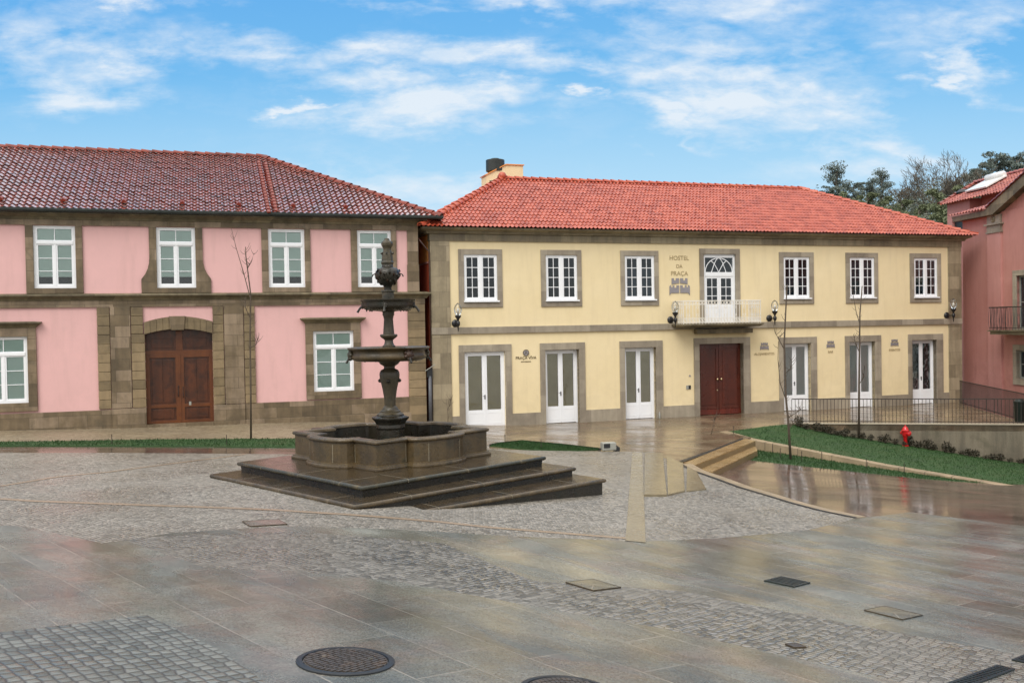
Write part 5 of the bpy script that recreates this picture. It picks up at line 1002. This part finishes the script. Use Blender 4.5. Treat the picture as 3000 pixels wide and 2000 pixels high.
lb_ = MB(); lb_.lathe([(.2, 3.41), (.5, 3.42), (.78, 3.43), (.88, 3.47), (.91, 3.53), (.885, 3.58), (.87, 3.64), (.9, 3.68), (.97, 3.695), (.985, 3.73), (.95, 3.745), (.88, 3.74), (.8, 3.68), (.2, 3.64)], 48, lob=lobes(4, .07)); lb_o = add('lower_basin', lb_, 'fount', F_, smooth=True, angle=60)
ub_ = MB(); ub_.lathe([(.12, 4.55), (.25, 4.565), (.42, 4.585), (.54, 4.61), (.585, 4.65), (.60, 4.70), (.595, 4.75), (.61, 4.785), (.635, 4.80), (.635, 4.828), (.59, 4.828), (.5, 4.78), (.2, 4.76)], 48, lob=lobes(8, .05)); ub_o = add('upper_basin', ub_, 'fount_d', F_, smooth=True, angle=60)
rr = random.Random(5)
def mask(par, r, z, a, s, sp_len, mat):
    m_ = MB(); c = (r * math.cos(a), r * math.sin(a), z); m_.ball(c, .1 * s, 10, 1.1)
    for k in range(7): b = k / 7 * 6.28; m_.ball((c[0] + .085 * s * -math.sin(a) * math.cos(b) + .03 * math.cos(a), c[1] + .085 * s * math.cos(a) * math.cos(b) + .03 * math.sin(a), c[2] + .09 * s * math.sin(b)), .045 * s, 6)
    o = add('mask', m_, mat, par, smooth=True)
    ca, sa = math.cos(a), math.sin(a); add('spout', MB().tube([((r + .05) * ca, (r + .05) * sa, z - .05 * s), ((r + .1) * ca, (r + .1) * sa, z - .13 * s), ((r + .1 + sp_len) * ca, (r + .1 + sp_len) * sa, z - .13 * s - sp_len * 1.6)], [.03, .025, .028], 7), 'fount_d', o)
for k, a_m in enumerate((155, 262, -25, 65)): mask(lb_o, .86, 3.58, R(a_m), 1.05, .03, 'mask' if k == 1 else 'fount_m')
for k in range(4): mask(ub_o, .56, 4.70, R(45 + 90 * k), .6, .05, 'fount_d')
# drips hanging under the basins
dm = MB()
for k in range(46):
    a = rr.uniform(0, 6.28); r = rr.uniform(.35, .52); dm.tube([(r * math.cos(a), r * math.sin(a), 4.63), (r * math.cos(a), r * math.sin(a), 4.60 - rr.uniform(.01, .05))], [.03, .012], 5)
for k in range(40):
    a = rr.uniform(0, 6.28); r = rr.uniform(.4, .72); dm.tube([(r * math.cos(a), r * math.sin(a), 3.48), (r * math.cos(a), r * math.sin(a), 3.43 - rr.uniform(.0, .025))], [.04, .015], 5)
add('moss', dm, 'fount_d', ub_o)
c_ = MB(); c_.lathe([(.15, 3.72), (.15, 3.77), (.12, 3.79), (.1, 3.84), (.095, 3.9), (.13, 3.93), (.175, 3.96), (.2, 3.99), (.2, 4.02), (.185, 4.035), (.13, 4.04), (.125, 4.1), (.105, 4.38), (.12, 4.45), (.14, 4.49), (.13, 4.52), (.15, 4.56), (.13, 4.6)], 24); add('column', c_, 'fount_m', F_, smooth=True, angle=45)
c_ = MB(); c_.box(-.1, .1, -.1, .1, 4.72, 5.0); c_.box(-.115, .115, -.115, .115, 5.0, 5.04); add('square_block', c_, 'fount_m', F_, bevel=.01)
c_ = MB(); c_.lathe([(.09, 5.04), (.085, 5.1), (.11, 5.15), (.17, 5.2), (.22, 5.26), (.265, 5.34), (.285, 5.42), (.27, 5.48), (.22, 5.54), (.13, 5.57), (.13, 5.6), (.12, 5.61)], 28, lob=lambda a, z: 1 + .04 * math.cos(9 * a + z * 40)); ur = add('leafy_urn', c_, 'fount_d', F_, smooth=True, angle=60)
for k in range(34):
    a = k * 2.4; z = 5.2 + .3 * (k % 9) / 9; r = float(np.interp(z, [5.15, 5.2, 5.26, 5.34, 5.42, 5.48, 5.54], [.11, .17, .22, .265, .285, .27, .22])); lf = MB(); lf.tube([(r * math.cos(a) * .93, r * math.sin(a) * .93, z + .05), (r * math.cos(a) * 1.02, r * math.sin(a) * 1.02, z + .01), (r * math.cos(a) * .93, r * math.sin(a) * .93, z - .04)], [.035, .032, .014], 6); add('leaf', lf, 'mask' if k % 5 == 0 else 'fount_d', ur, smooth=True)
for k in range(4):
    a = R(45 + 90 * k); ca, sa = math.cos(a), math.sin(a); add('spout', MB().tube([(.25 * ca, .25 * sa, 5.38), (.3 * ca, .3 * sa, 5.42), (.34 * ca, .34 * sa, 5.40), (.36 * ca, .36 * sa, 5.35)], .016, 6), 'fount_d', ur)
c_ = MB(); c_.lathe([(.125, 5.61), (.12, 5.635), (.135, 5.655), (.14, 5.68), (.125, 5.72), (.115, 5.85), (.105, 5.9), (.1, 5.935), (.085, 5.95), (.085, 5.99), (.1, 6.03), (.125, 6.07), (.13, 6.12), (.12, 6.15), (.1, 6.17), (.065, 6.18), (.055, 6.21), (.05, 6.23), (.01, 6.24)], 8, lob=lambda a, z: 1.05); fo = add('finial', c_, 'fount_m', F_)
for k in range(4): a = R(45 + 90 * k); add('ear', MB().ball((.13 * math.cos(a), .13 * math.sin(a), 5.89), .028, 6), 'fount_d', fo)

# ------------------------------------------------------------------ small things on the ground
def gz(x, y): return zm(x, y)
def slope_m(x, y, zf=zm, e=.3):
    nx, ny = -(zf(x + e, y) - zf(x - e, y)) / (2 * e), -(zf(x, y + e) - zf(x, y - e)) / (2 * e); return Vector((0, 0, 1)).rotation_difference(Vector((nx, ny, 1)).normalized()).to_euler()
def manhole(x, y, r, label, rot):
    o = thing('manhole_cover', label, 'manhole cover', (x, y, gz(x, y) + .004), 0, 'round manhole covers in the foreground'); o.rotation_euler = slope_m(x, y)
    add('frame', MB().lathe([(r, -.05), (r, .006), (r - .012, .012), (r - .05, .012), (r - .055, .0), (r - .06, -.02)], 48), 'dark', o, smooth=True, angle=40)
    c = MB(); c.lathe([(r - .062, -.04), (r - .062, .006), (.01, .006)], 48)
    n = 15; rr_ = r - .075
    for i in range(n):
        xx = -rr_ + (i + .5) * 2 * rr_ / n; hh = math.sqrt(max(0, rr_ ** 2 - xx ** 2)); m = max(1, int(hh * 2 / .075))
        for j in range(m):
            y0_ = -hh + j * 2 * hh / m + .006; y1_ = -hh + (j + 1) * 2 * hh / m - .008; c.box(xx - .017, xx + .017, y0_, y1_, .005, .014)
    cc = add('cover', c.tf(Matrix.Rotation(rot, 4, 'Z')), 'iron', o, recalc=False)
    for sx in (-.2, .2): add('keyhole', MB().lathe([(.022, .005), (.022, .016)], 10, (sx, .07, 0)), 'brass', cc)
    return o
manhole(-1.46, 7.94, .415, 'round ribbed cast iron cover wholly in view on the wet slabs', R(-35)); manhole(.39, 7.50, .38, 'round brown cover cut by the lower edge of the photo', R(20))
def grate(x, y, w_, d_, rz, label, nb, group=None, cat='drain grate', bars=True):
    o = thing('drain_grate', label, cat, (x, y, gz(x, y) + .006), rz, group); e = slope_m(x, y); o.rotation_euler = (e.to_matrix() @ Matrix.Rotation(rz, 3, 'Z')).to_euler()
    f = MB(); ring(f.tf(Matrix.Identity(4)), 0, 0, 0, 0, 0, 0, 0, 0, 0, 0) if False else None
    f.box(-w_ / 2, w_ / 2, -d_ / 2, -d_ / 2 + .03, -.03, .012); f.box(-w_ / 2, w_ / 2, d_ / 2 - .03, d_ / 2, -.03, .012); f.box(-w_ / 2, -w_ / 2 + .03, -d_ / 2 + .03, d_ / 2 - .03, -.03, .012); f.box(w_ / 2 - .03, w_ / 2, -d_ / 2 + .03, d_ / 2 - .03, -.03, .012); add('frame', f, 'iron_g', o)
    p = MB(); p.box(-w_ / 2 + .03, w_ / 2 - .03, -d_ / 2 + .03, d_ / 2 - .03, -.03, -.02 + .018); add('pit', p, 'slot', o)
    b = MB()
    for i in range(nb): xx = -w_ / 2 + .03 + (i + .5) * (w_ - .06) / nb; b.box(xx - (w_ - .06) / nb * .3, xx + (w_ - .06) / nb * .3, -d_ / 2 + .03, d_ / 2 - .03, .0, .011)
    add('slats', b, 'iron_g', o); return o
grate(3.78, 13.05, .52, .44, R(48), 'square slatted drain grate in the wet slabs right of the centre', 5)
grate(4.42, 8.9, 1.25, .17, R(43), 'long dark channel grate nearer the lower edge, one of two', 16, 'channel grates at the lower right'); grate(5.5, 9.88, .95, .19, R(43), 'dark channel grate at the right edge of the photo', 12, 'channel grates at the lower right')
def hatch(x, y, w_, d_, rz, label, mat='slab'):
    o = thing('access_cover', label, 'cover', (x, y, gz(x, y) + .010), rz, 'flush covers in the paving'); e = slope_m(x, y); o.rotation_euler = (e.to_matrix() @ Matrix.Rotation(rz, 3, 'Z')).to_euler()
    f = MB(); t = .008; f.box(-w_ / 2, w_ / 2, -d_ / 2, -d_ / 2 + t, -.03, .008); f.box(-w_ / 2, w_ / 2, d_ / 2 - t, d_ / 2, -.03, .008); f.box(-w_ / 2, -w_ / 2 + t, -d_ / 2 + t, d_ / 2 - t, -.03, .008); f.box(w_ / 2 - t, w_ / 2, -d_ / 2 + t, d_ / 2 - t, -.03, .008); add('frame', f, 'step', o); add('lid', MB().box(-w_ / 2 + t, w_ / 2 - t, -d_ / 2 + t, d_ / 2 - t, -.03, .006), mat, o); return o
hatch(-4.05, 15.15, .6, .5, R(30), 'square flush cover left of the fountain corner'); hatch(.98, 11.9, .5, .5, R(40), 'flush slab cover in the middle of the wet paving'); hatch(4.65, 11.55, .5, .5, R(40), 'flush slab cover toward the right edge'); 
o = hatch(2.85, 9.57, .16, .14, R(25), 'tiny reddish iron valve cover in the paving', 'iron')
# fire hydrant
hy = thing('fire_hydrant', 'bright red fire hydrant on the sloping lawn before the retaining wall', 'hydrant', (15.38, 36.85, zu(15.38, 36.85)), R(15))
add('barrel', MB().lathe([(.13, 0), (.13, .03), (.07, .05), (.07, .3), (.085, .32), (.085, .36), (.1, .38), (.12, .42), (.12, .58), (.15, .6), (.15, .63), (.12, .65), (.11, .7), (.06, .76), (.03, .78), (.03, .82), (.01, .83)], 16), 'red', hy, smooth=True, angle=40)
for a in (0, 90, 180): add('outlet', MB().lathe([(.06, 0), (.06, .1), (.075, .1), (.075, .14), (.02, .15)], 12).tf(Matrix.Rotation(R(a), 4, 'Z') @ Matrix.Translation((0, -.08, .5)) @ Matrix.Rotation(R(90), 4, 'X')), 'red', hy, smooth=True, angle=40)
# flood lamps
fd = thing('flood_lamp', 'pale grey flood lamp box on the ground beside the small lawn', 'flood lamp', (3.1, 30.45, gz(3.1, 30.45)), R(12)); 
add('housing', MB().box(-.27, .2, -.14, .14, .03, .29), 'lampbox', fd, bevel=.03); add('lens', MB().box(-.23, -.02, -.15, -.139, .12, .26), 'dark', fd); add('bracket', MB().tube([(.2, -.1, .18), (.28, -.1, .12), (.3, 0, .1)], .02, 6).box(.16, .32, -.12, .12, 0, .13), 'dark', fd, bevel=.01); add('cable', MB().tube([(-.27, 0, .1), (-.33, .02, .06), (-.36, .03, .01)], .012, 5), 'dark', fd)
fd2 = thing('flood_lamp', 'small dark spotlight lying behind the pool on the left', 'flood lamp', (-5.1, 25.2, gz(-5.1, 25.2)), R(10)); add('housing', MB().lathe([(.01, -.32), (.09, -.32), (.12, -.28), (.12, .28), (.1, .3)], 14).tf(Matrix.Translation((0, 0, .82)) @ Matrix.Rotation(R(90), 4, 'Y')), 'mask', fd2, smooth=True, angle=40); add('post', MB().tube([(0, 0, 0), (0, 0, .75)], .03, 6), 'dark', fd2)
# doorstop bottle and twig
bt = thing('bottle', 'small pale blue bottle standing at the third white door', 'bottle', Yw(10.12, -.12, 0), 0); add('body', MB().lathe([(.04, 0), (.045, .02), (.045, .2), (.02, .26), (.018, .3), (.001, .3)], 10), 'lampbox', bt, smooth=True)

# ------------------------------------------------------------------ young trees
def sapling(name, loc, label, trunk, limbs, r0=.035, group='thin bare young trees'):
    o = thing(name, label, 'young tree', loc, 0, group); L0 = Vector(loc)
    add('trunk', MB().tube([Vector(p) - L0 for p in trunk], [r0 * (1 - .62 * i / (len(trunk) - 1)) for i in range(len(trunk))], 7), 'bark', o, smooth=True)
    rr_ = random.Random(len(label)); tw = MB(); L0_ = [Vector(p) - L0 for p in trunk]
    for i in range(14 if len(trunk) > 4 else 3):
        t = rr_.uniform(.3, .98); k = min(len(trunk) - 2, int(t * (len(trunk) - 1))); b = L0_[k].lerp(L0_[k + 1], t * (len(trunk) - 1) - k); d = Vector((rr_.uniform(-.2, .2), rr_.uniform(-.2, .2), rr_.uniform(.05, .2))); tw.tube([b, b + d * .6, b + d + Vector((0, 0, .06))], [.008, .006, .003], 4)
    add('twigs', tw, 'bark', o)
    for lm in limbs:
        mb = MB(); pts = [Vector(p) - L0 for p in lm]; mb.tube(pts, [.018 * (1 - .7 * i / (len(pts) - 1)) for i in range(len(pts))], 5)
        for i in range(9):
            t = rr_.uniform(.15, .97); k = min(len(pts) - 2, int(t * (len(pts) - 1))); b = pts[k].lerp(pts[k + 1], t * (len(pts) - 1) - k); d = Vector((rr_.uniform(-.22, .22), rr_.uniform(-.15, .15), rr_.uniform(.08, .25))); mb.tube([b, b + d * .6, b + d + Vector((0, 0, .05))], [.008, .006, .003], 4)
        add('branch', mb, 'bark', o)
    return o
zt = gz(-8.65, 30.91)
sapling('sapling', (-8.65, 30.91, zt), 'tall thin bare sapling in the grass strip before the pink building', [(-8.65, 30.91, zt), (-8.62, 30.9, 2.2), (-8.6, 30.9, 4.0), (-8.55, 30.9, 5.35), (-8.68, 30.9, 6.6), (-8.68, 30.88, 6.9)],
        [[(-8.56, 30.9, 5.2), (-8.78, 30.9, 6.1), (-9.0, 30.9, 6.9), (-9.12, 30.85, 7.5)], [(-8.64, 30.9, 6.2), (-8.5, 30.85, 6.4), (-8.38, 30.8, 6.7)], [(-8.6, 30.9, 3.6), (-8.4, 30.85, 3.7), (-8.32, 30.8, 3.9)], [(-8.6, 30.9, 4.6), (-8.7, 30.8, 4.9), (-8.72, 30.8, 5.2)]])
z1 = zl(9.3, 31.5) 
sapling('sapling', (9.3, 31.55, z1), 'bare sapling in front of the fourth white door, forked low', [(9.3, 31.55, z1), (9.25, 31.6, .8), (9.18, 31.6, 1.6), (9.16, 31.65, 3.4), (9.27, 31.7, 5.0), (9.3, 31.7, 5.4)],
        [[(9.19, 31.6, 1.5), (8.98, 31.55, 2.1), (8.9, 31.5, 2.9), (8.92, 31.5, 3.5)], [(9.22, 31.6, .9), (9.5, 31.5, 1.1), (9.75, 31.45, 1.3)], [(9.22, 31.6, .5), (9.45, 31.6, .75), (9.55, 31.6, .95)], [(9.17, 31.6, 2.4), (9.36, 31.6, 2.6), (9.4, 31.6, 2.9)], [(9.17, 31.65, 3.2), (8.95, 31.6, 3.6), (8.85, 31.6, 3.8)]], r0=.045)
z2 = zu(13.75, 37.4)
sapling('sapling', (13.75, 37.4, z2), 'bare sapling on the upper lawn in front of the retaining wall', [(13.75, 37.4, z2), (13.78, 37.4, 1.2), (13.82, 37.4, 3.2), (13.85, 37.4, 4.4), (13.95, 37.4, 5.5)],
        [[(13.84, 37.4, 4.0), (13.7, 37.4, 4.5), (13.6, 37.4, 5.1), (13.58, 37.4, 5.45)], [(13.8, 37.4, 2.9), (13.62, 37.35, 3.3), (13.55, 37.3, 3.6)], [(13.8, 37.4, 1.6), (13.98, 37.4, 1.9), (14.0, 37.4, 2.2)]], r0=.05)
def Lw(u, v, z): return (YO[0] + u * math.cos(LR) - v * math.sin(LR), YO[1] + u * math.sin(LR) + v * math.cos(LR), z)
x_, y_, _ = Yw(.35, -1.0, 0)
sapling('sapling', (x_, y_, gz(x_, y_)), 'very thin red stemmed sapling against the left corner stones of the yellow building', [(x_, y_, gz(x_, y_)), (x_ + .02, y_, .7), (x_ - .03, y_, 1.3)], [[(x_, y_, .9), (x_ + .1, y_, 1.1), (x_ + .13, y_, 1.3)]], r0=.015)
x_, y_ = 7.45, 33.9
sapling('sapling', (x_, y_, 0), 'slanting thin stick planted at the tip of the upper lawn', [(x_ - .1, y_ + 1, 0), (x_, y_ + 1, .4), (x_ + .12, y_ + 1, .85)], [[(x_, y_ + 1, .5), (x_ + .03, y_ + 1, .6)]], r0=.014)
# garden stakes
stk = None
for i, (x, y, zf) in enumerate([(-12.2, 28.5, zm), (-8.9, 29.1, zm), (-.3, 32.3, zm), (.9, 30.8, zm), (8.2, 35.0, zu), (9.1, 33.0, zl), (10.4, 31.7, zl), (11.6, 30.9, zl), (12.6, 30.3, zl), (9.0, 31.7, zl), (9.6, 31.3, zl)]):
    z = zf(x, y)
    if stk is None:
        stk = add('garden_stake', MB().tube([(0, 0, 0), (0, 0, .34)], .012, 5), 'rust'); stk.location = (x, y, z); tag(stk, 'thin dark stake along the edge of a lawn', 'stake', 'thin stakes round the lawns')
    else: c = stk.copy(); COL.objects.link(c); c.location = (x, y, z)
lb_ = MB(); P = GRM
ribbon('lawn_edging', [GRM[0], GRM[1], GRM[2], GRM[3], GRM[4]], .05, zm, .07, 'slot', kind='structure', thick=.1)
# shrubs at the foot of the wall
def leafquads(mb, c, rad, n, s, rnd_, flat=1.0):
    for _ in range(n):
        v = Vector((rnd_.gauss(0, 1), rnd_.gauss(0, 1), rnd_.gauss(0, 1))); v.normalize(); v *= rnd_.random() ** .4; p = Vector((c[0] + v.x * rad[0], c[1] + v.y * rad[1], c[2] + v.z * rad[2]))
        a = Vector((rnd_.gauss(0, 1), rnd_.gauss(0, 1), rnd_.gauss(0, 1) * flat)).normalized(); b = a.cross(Vector((rnd_.gauss(0, 1), rnd_.gauss(0, 1), rnd_.gauss(0, 1)))).normalized(); q = s * rnd_.uniform(.6, 1.3)
        mb.add([p - a * q, p - b * q * .45, p + a * q, p + b * q * .45], [(0, 1, 2, 3)])
rs = random.Random(11); protos = []
for k in range(3):
    mb = MB(); 
    for j in range(5): a = rs.uniform(0, 6.28); mb.tube([(0, 0, 0), (.07 * math.cos(a), .07 * math.sin(a), .12), (.16 * math.cos(a), .16 * math.sin(a), .26)], [.008, .006, .003], 4)
    leafquads(mb, (0, 0, .2), (.22, .18, .16), 150, .045, rs); me = bpy.data.meshes.new('shrub'); me.from_pydata(mb.v, [], mb.f); me.materials.append(M['shrub']); protos.append(me)
dW = (Vector(WALLB) - Vector(WALLA)).normalized(); nW = Vector((dW.y, -dW.x))
for k in range(30):
    t = .25 + k * .3 + rs.uniform(-.08, .08); p = Vector(WALLA) + dW * t + nW * rs.uniform(.18, .42); o = bpy.data.objects.new('shrub', protos[k % 3]); COL.objects.link(o); o.location = (p.x, p.y, zu(p.x, p.y) - .02); s = rs.uniform(.55, 1.15); o.scale = (s, s, s * rs.uniform(.8, 1.3)); o.rotation_euler = (0, 0, rs.uniform(0, 6.28))
    tag(o, 'low dark leafy shrub in the row along the foot of the retaining wall', 'shrub', 'shrubs along the foot of the retaining wall')

# ------------------------------------------------------------------ wooded hill behind
def hillz(x, y):
    cx, cy = 150, 250; r = math.hypot((x - cx) / 120, (y - cy) / 110); return -1 + 36 * math.exp(-r * r * 1.1) + 3 * mnoise.noise((x * .02, y * .02, 0))
mb = MB(); xs = np.arange(-30, 420, 10); ys = np.arange(85, 480, 10)
for y in ys:
    for x in xs: mb.v.append((x, y, hillz(x, y) - (8 if (x == xs[0] or y == ys[0]) else 0)))
nx = len(xs); mb.f = [(j * nx + i, j * nx + i + 1, (j + 1) * nx + i + 1, (j + 1) * nx + i) for j in range(len(ys) - 1) for i in range(nx - 1)]
tag(add('hill', mb, 'hill', smooth=True, recalc=False), kind='structure')
def tree_mesh(rnd_, H, clumps, leaf_n, leaf_s, spread, low=.35, flat=.7):
    tr = MB(); tr.tube([(0, 0, 0), (.1, 0, H * .3), (-.1, .1, H * .6), (.05, 0, H * .92)], [H * .018, H * .013, H * .009, H * .003], 6); cr = MB()
    for k in range(clumps):
        z = H * (low + (1 - low) * (k + rnd_.random()) / clumps); a = rnd_.uniform(0, 6.28); rr_ = spread * H * (1 - .55 * abs((z / H - .7) / .4)) * rnd_.uniform(.25, 1); rr_ = max(.2, rr_); c = (rr_ * math.cos(a), rr_ * math.sin(a), z)
        tr.tube([(0, 0, z - H * .1), (c[0] * .6, c[1] * .6, z - H * .03), c], [H * .006, H * .004, H * .002], 4); s = H * rnd_.uniform(.045, .085)
        leafquads(cr, c, (s * 1.25, s * 1.25, s * flat), leaf_n, leaf_s, rnd_)
    return tr, cr
def mk_tree(name, label, rnd_, mat, *a, group='trees on the wooded hill', **k):
    t_, c_ = tree_mesh(rnd_, *a, **k); o = thing(name, label, 'tree', (0, 0, -50), 0, group); add('trunk', t_, 'bark_g', o, recalc=False); add('crown', c_, mat, o, recalc=False); return o
rt_ = random.Random(21)
def at_px(px, py, d):
    a = (px - 1500) / 2755; v = M3 @ Vector((a, 1, -(py - 1000) / 2755)); return v * (d / v.y) + Vector((0, 0, CAMZ))
E1 = mk_tree('eucalyptus_tree', 'x', rt_, 'euc', 14, 24, 130, .17, .15, low=.6); E2 = mk_tree('eucalyptus_tree', 'x', rt_, 'euc', 12, 15, 190, .15, .26, low=.62, flat=.55)
D1_ = mk_tree('broad_tree', 'x', rt_, 'leaf', 9, 22, 170, .17, .36, low=.25)
def place(proto, px, ptop, d, H, label, first):
    p = at_px(px, ptop, d); z0 = p.z - H; h0 = {id(E1): 14, id(E2): 12, id(D1_): 9}[id(proto)]
    if first: o = proto
    else: o = dup(proto, (0, 0, 0))
    o.location = (p.x, p.y, z0); o.rotation_euler = (0, 0, rt_.uniform(0, 6.28)); s = H / h0; o.scale = (s, s, s); o['label'] = label; return o
place(E1, 2450, 483, 150, 14, 'tall eucalyptus standing up at the left end of the wooded skyline', True)
place(E1, 2582, 500, 155, 11, 'eucalyptus with a split airy top in the middle of the skyline', False); place(E1, 2556, 524, 150, 8, 'small eucalyptus just left of the split topped one', False)
place(E2, 2500, 536, 150, 8, 'low bushy eucalyptus between the tall one and the split topped one', False); place(E2, 2525, 533, 152, 8, 'low eucalyptus with open branches on the middle of the skyline', False); place(E2, 2425, 545, 150, 7, 'short tree at the left foot of the tall eucalyptus', False)
place(E2, 2905, 449, 140, 15, 'large rounded eucalyptus above the white solar heater', True); place(E2, 2872, 482, 138, 12, 'dark eucalyptus crown left of the white solar heater', False); place(E2, 2978, 446, 140, 15, 'eucalyptus rising behind the ridge at the right edge of the photo', False); place(E2, 2995, 462, 145, 13, 'last eucalyptus cut by the right edge', False); place(E2, 2945, 470, 142, 12, 'slender eucalyptus between the two rounded crowns', False)
k = 0
for (px, pt, d, H, lb) in [(2744, 555, 130, 9, 'dark round tree crown in the middle of the hill'), (2690, 600, 120, 8, 'leafy tree low on the hill slope'), (2760, 600, 110, 9, 'olive green tree just left of the salmon building'), (2700, 645, 100, 7, 'pale green bush like tree low beside the salmon building'), (2755, 625, 95, 7, 'yellowish green tree against the salmon building wall'), (2640, 585, 135, 8, 'green tree on the left slope above the red roof'), (2595, 575, 140, 8, 'bushy tree above the middle of the red hip'), (2540, 565, 140, 8, 'dark bushy tree just over the red roof hip'), (2480, 560, 140, 8, 'dense tree under the tall eucalyptus'), (2810, 545, 130, 9, 'tree behind the dark roof flue')]:
    place(D1_, px, pt, d, H, lb, k == 0); k += 1
def bare_tree(label, px, pt, d, H, seed):
    rb = random.Random(seed); p = at_px(px, pt, d); o = thing('bare_tree', label, 'tree', (p.x, p.y, p.z - H), 0, 'bare winter trees on the hill'); tk = MB(); br = MB()
    tk.tube([(0, 0, 0), (.1, 0, H * .25), (0, .1, H * .4)], [.22, .17, .13], 6)
    def grow(q, dr_, ln, r, lv):
        e = q + dr_ * ln; m_ = q.lerp(e, .5) + Vector((rb.uniform(-1, 1), rb.uniform(-1, 1), 0)) * ln * .06; br.tube([q, m_, e], [max(r, .022) * 1.2, max(r * .8, .022), max(r * .55, .018)], 4 if lv < 3 else 3, cap=False)
        if lv >= 5: return
        for _ in range(3 if lv < 3 else 2 + (lv == 3)):
            nd_ = (dr_ + Vector((rb.gauss(0, .42), rb.gauss(0, .42), rb.gauss(.08, .25)))).normalized(); grow(e if rb.random() < .7 else q.lerp(e, .6), nd_, ln * rb.uniform(.6, .85), r * .58, lv + 1)
    for k in range(4): a = k * 1.6 + rb.random(); grow(Vector((0, .1, H * (.3 + .03 * k))), Vector((math.cos(a) * .55, math.sin(a) * .55, .85)).normalized(), H * .23, .09, 0)
    add('trunk', tk, 'bark_g', o, recalc=False); add('branches', br, 'bark_g', o, recalc=False)
bare_tree('large bare tree spreading twigs against the sky above the hill', 2770, 478, 135, 13, 3); bare_tree('bare tree left of the large bare one', 2712, 500, 135, 10, 8); bare_tree('bare tree right of the large one beside the flue', 2830, 515, 135, 9, 13); bare_tree('faint low bare tree over the dip of the skyline', 2640, 545, 150, 7, 17)
# the wood that covers the slope below the skyline
wd = MB(); rw_ = random.Random(5)
sky_line = [(2395, 585), (2430, 572), (2480, 575), (2540, 575), (2600, 580), (2660, 580), (2700, 566), (2740, 552), (2800, 552), (2860, 550), (3000, 545), (3100, 545)]
for k in range(430):
    px = rw_.uniform(2385, 3080); top = np.interp(px, [a for a, b in sky_line], [b for a, b in sky_line]); t = rw_.random() ** 1.2; py = top + 8 + t * 150; d = 165 - 70 * t; c = at_px(px, py, d); s = rw_.uniform(1.6, 2.8) * d / 130
    leafquads(wd, tuple(c), (s * 1.2, s * 1.2, s), 110, .22, rw_)
tag(add('woods', wd, 'hazy_leaf', recalc=False), kind='stuff')
# low far hills all round
mb = MB(); n = 72
for i in range(n):
    a = 2 * math.pi * i / n
    for (r, z) in ((430, -1), (560, 7 + 5 * mnoise.noise((i * .4, 0, 3))), (800, 2)): mb.v.append((r * math.sin(a), r * math.cos(a), z))
mb.f = [(i * 3 + k, ((i + 1) % n) * 3 + k, ((i + 1) % n) * 3 + k + 1, i * 3 + k + 1) for i in range(n) for k in range(2)]
tag(add('hills', mb, 'hill', smooth=True, recalc=False), kind='structure')
